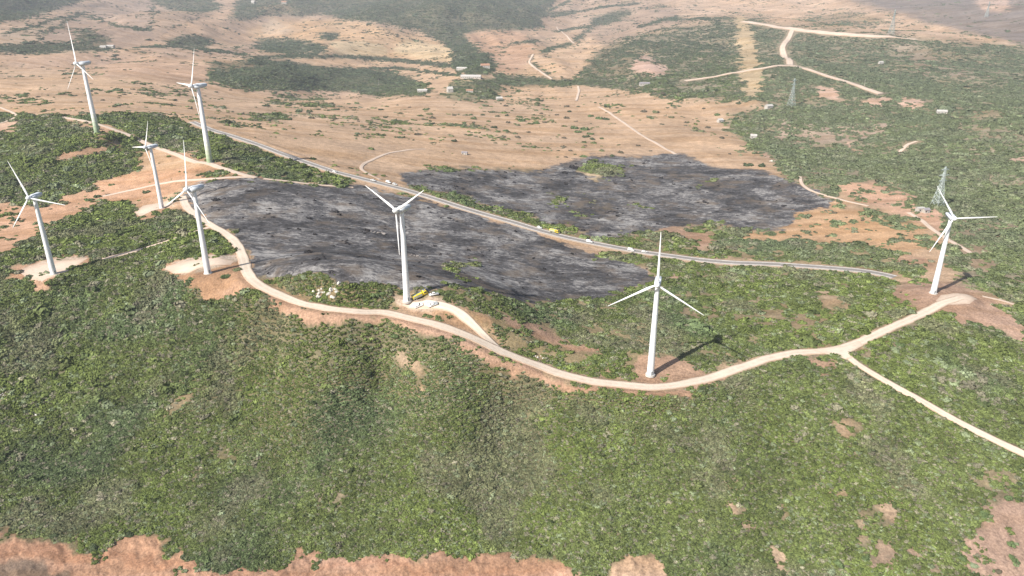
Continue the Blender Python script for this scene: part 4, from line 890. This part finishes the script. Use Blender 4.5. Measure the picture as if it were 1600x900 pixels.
# ------------------------------------------------------------------ rocks
M_ROCK = mat('pale_weathered_rock', (.60,.57,.51), .9, noise=(.7,.7,1.2)); M_ROCKB = mat('sooty_rock', (.20,.18,.17), .9, noise=(.5,.5,1.7))
def rocks(px, py, spread, n, size, m, label, seed):
    g = np.random.default_rng(seed); p = px2w(px, py); v, f = ico(1); V = []; F = []; off = 0
    for i in range(n):
        q = v*(1+g.normal(size=(len(v),1))*.18)*np.array([g.uniform(.7,1.4), g.uniform(.6,1.1), g.uniform(.5,.9)])*size*g.uniform(.4,1.15)
        a = g.uniform(0, 6.28); q = q@np.array([[math.cos(a),-math.sin(a),0],[math.sin(a),math.cos(a),0],[0,0,1]])
        dx, dy = g.normal(size=2)*np.array([spread, spread*.4]); q = q+[dx, dy, ground(p[0]+dx, p[1]+dy)-p[2]+size*.15]
        V.append(q); F.append(f+off); off += len(q)
    o = mesh_obj('rock_outcrop', np.concatenate(V), np.concatenate(F), m, smooth=False); o.location = p.tolist(); tag(o, label, 'rock', 'rock outcrops')
rocks(500,458,3.2,14,1.35,M_ROCK,'pale boulders above the dirt road at the near edge of the burn',1)
rocks(519,457,3.2,12,1.25,M_ROCK,'pale rocks with bushes just east of the largest boulders, above the dirt road',2)
rocks(597,365,3.0,16,1.3,M_ROCKB,'sooty rock outcrop in the middle of the burnt field',3)
rocks(54,648,1.5,9,.65,M_ROCK,'white rocks showing through the near scrub slope',4)
rocks(6,617,1.2,6,.55,M_ROCK,'few small pale stones in scrub at the picture edge above the white rocks',5)
rocks(841,558,1.6,6,.7,M_ROCK,'pale stones beside the dirt road before the mound',6)
rocks(1207,252,4,9,1.5,M_ROCK,'white stones at the corner of the far burn and green hillside',7)
rocks(650,400,5,14,.9,M_ROCKB,'scattered dark stones low on the burnt slope',8)

# ------------------------------------------------------------------ vehicles
M_YEL = mat('yellow_vehicle_paint', (.72,.56,.05), .35, spec=.5); M_VW = mat('white_vehicle_paint', (.80,.80,.78), .3, spec=.5); M_GLASS = mat('dark_window_glass', (.02,.025,.03), .08, spec=.6)
M_TYRE = mat('black_rubber', (.02,.02,.02), .9); M_RIM = mat('grey_rim', (.4,.4,.42), .4, .6); M_LAMP = mat('lamp_lens', (.75,.75,.7), .2); M_RED = mat('red_lamp_lens', (.5,.03,.02), .3); M_BLUE = mat('blue_beacon', (.03,.08,.5), .2); M_ORG = mat('orange_warning_plastic', (.75,.18,.03), .5)
def wheels(root, L, xs_, W, r):
    for x in xs_:
        for s in (-1, 1):
            w_ = empty('wheel', (x, s*(W/2-.12), r)); w_.parent = root
            bm = bmesh.new(); b_cyl(bm, (0,-.13,0), (0,.13,0), r, r, 18); new_obj('tyre', bm, M_TYRE, w_)
            bm = bmesh.new(); b_cyl(bm, (0,-.15,0), (0,.15,0), r*.55, r*.55, 12); new_obj('rim', bm, M_RIM, w_)
def lamps(root, L, W, z):
    for s in (-1, 1):
        bm = bmesh.new(); b_box(bm, (L/2+.0, s*(W/2-.3), z), (.06,.32,.2), .02); new_obj('headlight', bm, M_LAMP, root)
        bm = bmesh.new(); b_box(bm, (-L/2-.0, s*(W/2-.2), z), (.06,.2,.25), .02); new_obj('tail_light', bm, M_RED, root)
def put(name, px, py, heading, label, cat, group=None, dz=.2):
    p = px2w(px, py); root = empty(name, (p[0], p[1], p[2]+dz), heading)
    # lie along the ground slope
    e = 2.0; c_, s_ = math.cos(heading), math.sin(heading)
    zf = ground(p[0]+c_*e, p[1]+s_*e); zb = ground(p[0]-c_*e, p[1]-s_*e); zl = ground(p[0]-s_*e, p[1]+c_*e); zr = ground(p[0]+s_*e, p[1]-c_*e)
    root.rotation_euler = (math.atan2(zl-zr, 2*e), -math.atan2(zf-zb, 2*e), heading)
    return tag(root, label, cat, group)
def car(px, py, heading, label, kind='suv', col_=None, group=None):
    pm = col_ or M_VW; root = put('parked_car' if kind != 'van' else 'parked_van', px, py, heading, label, 'car' if kind != 'van' else 'van', group)
    W = 1.85
    if kind == 'suv':
        L = 4.7; body = [(-2.35,.45),(-2.35,1.0),(-2.25,1.05),(1.1,1.1),(2.15,.98),(2.35,.8),(2.35,.45)]; cab = [(-2.2,1.05),(-2.0,1.72),(-1.7,1.8),(.35,1.78),(1.15,1.1)]
    elif kind == 'pickup':
        L = 5.2; body = [(-2.6,.5),(-2.6,1.1),(-.7,1.12),(1.4,1.12),(2.45,1.0),(2.6,.85),(2.6,.5)]; cab = [(-.75,1.1),(-.6,1.72),(-.4,1.8),(.7,1.78),(1.4,1.12)]
    else:
        W = 2.0; L = 5.4; body = [(-2.7,.45),(-2.7,1.25),(1.9,1.3),(2.55,1.05),(2.7,.8),(2.7,.45)]; cab = [(-2.68,1.25),(-2.6,2.2),(-2.4,2.3),(1.1,2.28),(1.9,1.3)]
    bm = bmesh.new(); b_prof(bm, body, -W/2, W/2); bmesh.ops.bevel(bm, geom=list(bm.edges), offset=.07, segments=2, affect='EDGES'); new_obj('body', bm, pm, root, True)
    bm = bmesh.new(); b_prof(bm, cab, -W/2+.12, W/2-.12); bmesh.ops.bevel(bm, geom=list(bm.edges), offset=.08, segments=2, affect='EDGES'); new_obj('cabin', bm, pm, root, True)
    x0, x1 = cab[0][0], cab[-1][0]; zt = max(z for _, z in cab)
    for s in (-1, 1):
        bm = bmesh.new(); zl = zt-.62
        b_prof(bm, [(x0+.32 if kind != 'van' else .2, zl), (x0+.42 if kind != 'van' else .25, zt-.14), (x1-.9, zt-.14), (x1-.38, zl)], s*(W/2-.12)-.02, s*(W/2-.12)+.02); new_obj('side_window', bm, M_GLASS, root)
    bm = bmesh.new(); (xa, za), (xb, zb) = cab[-1], cab[-2]
    dx, dz_ = (xb-xa), (zb-za); v_ = [(xa+dx*.12+.03, za+dz_*.12+.02), (xa+dx*.86+.03, za+dz_*.86+.02), (xa+dx*.86-.03, za+dz_*.86-.02), (xa+dx*.12-.03, za+dz_*.12-.02)]
    b_prof(bm, v_, -W/2+.25, W/2-.25); new_obj('windscreen', bm, M_GLASS, root)
    if kind == 'pickup':
        bm = bmesh.new(); b_box(bm, (-1.68, 0, 1.13), (1.7, W-.3, .05)); new_obj('cargo_bed', bm, M_DOOR, root)
    wheels(root, L, (-L*.31, L*.31), W, .38); lamps(root, L, W, .85)
    return root
def truck(px, py, heading, label, name, tank=True):
    root = put(name, px, py, heading, label, 'fire truck' if tank else 'truck'); W = 2.5
    bm = bmesh.new(); b_box(bm, (0,0,.75), (7.4,1.2,.3), .04); new_obj('chassis', bm, M_DOOR, root)
    bm = bmesh.new(); b_prof(bm, [(1.5,.8),(1.5,2.75),(1.7,2.85),(3.2,2.8),(3.75,1.9),(3.85,1.2),(3.85,.7)], -W/2, W/2); bmesh.ops.bevel(bm, geom=list(bm.edges), offset=.09, segments=2, affect='EDGES'); cb = new_obj('cab', bm, M_YEL, root, True)
    bm = bmesh.new(); b_prof(bm, [(3.29,2.68),(3.78,1.92),(3.74,1.88),(3.23,2.66)], -W/2+.2, W/2-.2); new_obj('windscreen', bm, M_GLASS, cb)
    for s in (-1, 1):
        bm = bmesh.new(); b_prof(bm, [(1.9,1.8),(1.9,2.6),(3.05,2.58),(3.5,1.8)], s*W/2-.02, s*W/2+.02); new_obj('side_window', bm, M_GLASS, cb)
        bm = bmesh.new(); b_box(bm, (3.7, s*(W/2+.2), 2.1), (.1,.2,.45), .03); new_obj('mirror', bm, M_TYRE, cb)
    bm = bmesh.new(); b_box(bm, (-1.25,0,1.75), (5.0,W,1.6), .12); bd = new_obj('tank_body', bm, M_YEL, root, True)
    bm = bmesh.new()
    for s in (-1, 1):
        for x in (-3.0,-1.9,-.8,.3): b_box(bm, (x, s*(W/2+.005), 1.65), (.9,.04,1.1), .01)
    new_obj('locker_shutter', bm, M_METAL, bd)
    bm = bmesh.new(); b_box(bm, (-1.3,0,2.6), (4.2,.5,.12), .02); b_box(bm, (-.2,.6,2.66), (1.2,.5,.24), .05); b_box(bm, (-2.4,-.6,2.66), (1.2,.5,.24), .05); new_obj('roof_rack', bm, M_METAL, bd)
    bm = bmesh.new(); b_cyl(bm, (.6,0,2.5), (.6,0,3.0), .1, .1, 8); b_cyl(bm, (.6,0,3.0), (1.5,0,3.2), .08, .06, 8); new_obj('water_cannon', bm, M_METAL, bd)
    bm = bmesh.new(); b_box(bm, (2.4,0,2.93), (.35,1.5,.16), .04); new_obj('beacon_bar', bm, M_BLUE, cb)
    bm = bmesh.new(); b_box(bm, (3.9,0,.75), (.15,W,.35), .04); new_obj('bumper', bm, M_VW, root)
    wheels(root, 7.4, (-2.3, 2.5), W, .52); lamps(root, 7.7, W, 1.0); root.scale = (1.15,)*3
    return root
truck(657,465, R(28), 'yellow fire truck parked behind the foot of the turbine by the burn', 'fire_truck')
car(678,462, R(200), 'white pickup with a dark cargo bed beside the yellow fire truck', 'pickup')
car(655,479, R(8), 'white off-road car parked on the pale pad in front of the fire truck', 'suv')
car(677,477, R(188), 'white pickup on the pale pad, at the end nearest the access road', 'pickup')
def rd(px):  # heading of the asphalt road near a pixel column
    p = px2w(px, np.interp(px, [a for a,_ in ASPH], [b for _,b in ASPH])); i = np.argmin(np.hypot(asph[:,0]-p[0], asph[:,1]-p[1])); i = min(max(i,1), len(asph)-2)
    d = asph[i+1]-asph[i-1]; return math.atan2(d[1], d[0])
truck(866,364, rd(866), 'yellow truck stopped on the asphalt road between the two burns', 'fire_truck')
car(843,357, rd(843), 'white car behind the yellow truck on the asphalt road', 'suv')
car(921,379, rd(921), 'white van on the road halfway between the truck and the last cars', 'van')
car(986,392, rd(986), 'white van on the asphalt road, left of the last parked car', 'van')
car(1007,395, rd(1007)+.3, 'white car on the verge, last vehicle along the asphalt road', 'suv')
car(607,286, rd(607), 'white van at the roadside where the field track joins', 'van')
car(617,289, rd(617)+.2, 'white car at the roadside, just ahead of the van by the field track', 'suv')
car(583,283, rd(583), 'white pickup at the roadside behind the van by the field track', 'pickup')
car(523,270, rd(523), 'white car alone on the far stretch of road above the first burn', 'suv')

# ------------------------------------------------------------------ pylons
def pylon(px, py, H, label, name='electricity_pylon', heading=.5, thick=.16):
    p = px2w(px, py); root = empty(name, p.tolist(), heading); tag(root, label, 'pylon', 'electricity pylons')
    b = H*.11; wst = H*.03
    def corner(z, sx, sy):
        t = min(1, z/(H*.62)); w_ = b+(wst-b)*t if z < H*.62 else wst*(1-.6*(z-H*.62)/(H*.38)); return Vector((sx*w_, sy*w_, z))
    bm = bmesh.new()
    zs_ = [0,.12,.23,.33,.42,.5,.56,.62,.68,.74,.8,.86,.92,1.0]; zs_ = [z*H for z in zs_]
    S = [(-1,-1),(1,-1),(1,1),(-1,1)]
    for i in range(len(zs_)-1):
        for s in S: b_cyl(bm, corner(zs_[i], *s), corner(zs_[i+1], *s), thick, thick*.9, 5, False)
    new_obj('leg_frame', bm, M_METAL, root)
    bm = bmesh.new()
    for i in range(len(zs_)-1):
        for k in range(4):
            s, q = S[k], S[(k+1)%4]
            b_cyl(bm, corner(zs_[i], *s), corner(zs_[i+1], *q), thick*.6, thick*.6, 4, False); b_cyl(bm, corner(zs_[i], *q), corner(zs_[i+1], *s), thick*.6, thick*.6, 4, False)
            b_cyl(bm, corner(zs_[i+1], *s), corner(zs_[i+1], *q), thick*.6, thick*.6, 4, False)
    new_obj('bracing', bm, M_METAL, root)
    for zf, arm in ((.64,.14),(.78,.17),(.92,.13)):
        z = zf*H; a = arm*H; arm_bm = bmesh.new()
        for s in (-1, 1):
            for y in (-1, 1):
                b_cyl(arm_bm, (0, y*wst*.8, z), (s*a, 0, z+.01*H), thick*.8, thick*.6, 4, False); b_cyl(arm_bm, (0, y*wst*.8, z+.045*H), (s*a, 0, z+.01*H), thick*.7, thick*.5, 4, False)
            for t in (.35,.65): b_cyl(arm_bm, (s*a*t, 0, z), (s*a*t, 0, z+.045*H*(1-t)+.005*H), thick*.5, thick*.5, 4, False)
        ao = new_obj('cross_arm', arm_bm, M_METAL, root)
        for s in (-1, 1):
            ib = bmesh.new()
            for q in range(6): b_cyl(ib, (s*a, 0, z-.004*H*(q+1)), (s*a, 0, z-.004*H*(q+1)-.012), .14, .14, 8)
            b_cyl(ib, (s*a, 0, z+.01*H), (s*a, 0, z-.03*H), .04, .04, 6); new_obj('insulator', ib, M_DOOR, ao)
    return root
pylon(1464,322,38,'large steel lattice pylon on the bare rise behind the rightmost turbine', heading=.35, thick=.23)
pylon(1236,166,48,'slim grey lattice pylon on the green hillside below the track junction', heading=.6, thick=.24)
pylon(1392,54,66,'faint lattice pylon near the hilltop fields under the grey mountain', heading=.8, thick=.3)
pylon(1541,27,56,'faint distant pylon high on the grey mountain', heading=.8, thick=.35)
M_POLE = mat('weathered_wood_pole', (.42,.38,.33), .9)
def pole(px, py, H, label):
    p = px2w(px, py); root = empty('utility_pole', p.tolist(), .4); tag(root, label, 'pole', 'utility poles')
    bm = bmesh.new(); b_cyl(bm, (0,0,-.5), (0,0,H), .3, .2, 8); new_obj('post', bm, M_POLE, root)
    bm = bmesh.new(); b_box(bm, (0,0,H-.7), (2.4,.2,.2)); new_obj('cross_arm', bm, M_POLE, root)
pole(592,134,17,'pale pole in the dark tree belt below the fields'); pole(446,57,20,'pale pole at the corner of the upper ploughed field'); pole(553,90,15,'pale pole on the hedge between pale fields'); pole(1350,137,16,'pole beside the pale track on the green hill')

# ------------------------------------------------------------------ buildings
M_WALLW = mat('white_render_wall', (.45,.42,.38), .85, noise=(.3,.85,1.05)); M_ROOFT = mat('terracotta_roof', (.36,.20,.13), .85, noise=(.6,.75,1.2)); M_ROOFW = mat('white_sheet_roof', (.48,.46,.43), .6, noise=(.2,.88,1.05)); M_ROOFG = mat('grey_sheet_roof', (.30,.28,.30), .6, noise=(.3,.8,1.1))
def house(px, py, L, W, H, rz, roof, label, name='farmhouse', rise=.35):
    p = px2w(px, py); root = empty(name, p.tolist(), rz); tag(root, label, 'building', 'buildings in the valley')
    bm = bmesh.new(); b_box(bm, (0,0,H/2-1), (L,W,H+2)); wl = new_obj('wall', bm, M_WALLW, root)
    bm = bmesh.new(); o_ = .4; b_prof(bm, [(-W/2-o_,0),(0,W*rise),(W/2+o_,0),(W/2+o_,-.25),(0,W*rise-.28),(-W/2-o_,-.25)], -L/2-o_, L/2+o_)
    bmesh.ops.rotate(bm, verts=bm.verts, cent=(0,0,0), matrix=Matrix.Rotation(R(90), 3, 'Z')); bmesh.ops.translate(bm, verts=bm.verts, vec=(0,0,H+.12))
    new_obj('roof', bm, roof, root)
    bm = bmesh.new()
    for s in (-1, 1):
        A = [bm.verts.new((s*(L/2-.05), -W/2, H-.05)), bm.verts.new((s*(L/2-.05), W/2, H-.05)), bm.verts.new((s*(L/2-.05), 0, H+W*rise-.2))]; bm.faces.new(A)
    new_obj('gable', bm, M_WALLW, root)
    n = max(2, int(L/4.5))
    for i in range(n):
        x = -L/2+(i+.5)*L/n
        if i == n//2:
            bm = bmesh.new(); b_box(bm, (x,-W/2-.02,1.1), (1.3,.1,2.2)); new_obj('door', bm, M_DOOR, root)
        else:
            bm = bmesh.new(); b_box(bm, (x,-W/2-.02,H*.55), (1.2,.1,1.2)); new_obj('window', bm, M_GLASS, root)
house(736,122,46,14,4,R(-6),M_ROOFW,'long white-roofed farm shed beside the river trees','farm_shed',.25)
house(722,109,26,10,4,R(-14),M_ROOFW,'smaller white-roofed shed just beyond the long white shed','farm_shed',.25)
house(703,144,11,12,7,R(20),M_ROOFW,'blocky white farmhouse below the long white shed')
house(660,144,20,10,4,R(4),M_ROOFW,'low white barn at the tip of the dark tree belt','barn',.25)
house(734,144,14,7,3.5,R(0),M_ROOFT,'cottage with a tiled roof in trees east of the blocky farmhouse')
house(780,156,12,8,3.5,R(15),M_ROOFW,'small pale house at the end of the farm lane by tall trees')
house(758,106,22,12,6,R(10),M_ROOFT,'tile-roofed farmhouse behind the river trees')
house(162,75,16,9,4,R(0),M_ROOFW,'white shed on the distant road behind the farthest turbine','farm_shed',.25)
house(173,74,18,9,4,R(0),M_ROOFW,'second white shed on the distant road, nearer the two turbines','farm_shed',.25)
house(444,6,26,18,8,R(10),M_ROOFT,'pale house with tiled roof among trees at the top of the fields')
house(396,5,18,16,8,R(-10),M_ROOFW,'bright white house at the edge of the far fields')
house(1007,133,22,9,4,R(3),M_ROOFG,'pale barn with grey roof under the pink rock scar','barn',.25)
house(1125,191,9,7,4,R(20),M_ROOFW,'tiny white house in scrub under the green hill')
house(1177,216,9,7,4,R(-10),M_ROOFW,'tiny white hut at the foot of the rocky scrub')
house(1201,169,13,8,4,R(25),M_ROOFW,'white cottage at the corner of tan slope and green hillside')
house(1471,177,15,7,3.2,R(-12),M_ROOFW,'long low white house in the green valley under the bare patches')
house(1437,331,6.5,5,4,R(8),M_ROOFW,'small white square building at the end of the track near the large pylon','utility_building',.12)
house(1446,332,5,5,3,R(8),M_ROOFG,'grey-roofed hut next to the small white square building','utility_building',.3)
house(726,241,7,4.5,2.6,R(-12),M_ROOFG,'ruined stone hut alone on the dry plain above the far burn','stone_hut',.2)
house(1376,100,10,7,4,R(10),M_ROOFW,'tiny pale hut on the slope under the hilltop track')
house(517,49,14,9,4,R(0),M_ROOFT,'small farmhouse in trees among the upper fields') if False else None

# ------------------------------------------------------------------ air
def haze():
    bm = bmesh.new(); b_box(bm, (0, 0, 335), (19600, 19600, 790)); m = bpy.data.materials.new('haze_air'); m.use_nodes = True; n = m.node_tree.nodes; l = m.node_tree.links
    n.remove(n['Principled BSDF']); v = n.new('ShaderNodeVolumePrincipled'); v.inputs['Color'].default_value = (.76,.84,.95,1); v.inputs['Density'].default_value = HAZE_DENSITY; v.inputs['Anisotropy'].default_value = .1
    l.new(v.outputs[0], n['Material Output'].inputs['Volume']); o = new_obj('haze', bm, m); o['kind'] = 'stuff'; o['label'] = 'thin pale summer haze over the hills'; o['category'] = 'haze'
    zt = float(Z.max()); zb = float(Z.min()); o.scale = (1,1,(max(zt, CAMZ)+20-zb+3)/790); o.location.z = 0
    o.location.z = (zb-1.5)-(335-395)*o.scale[2]
    print('ground z', zb, zt)
haze()
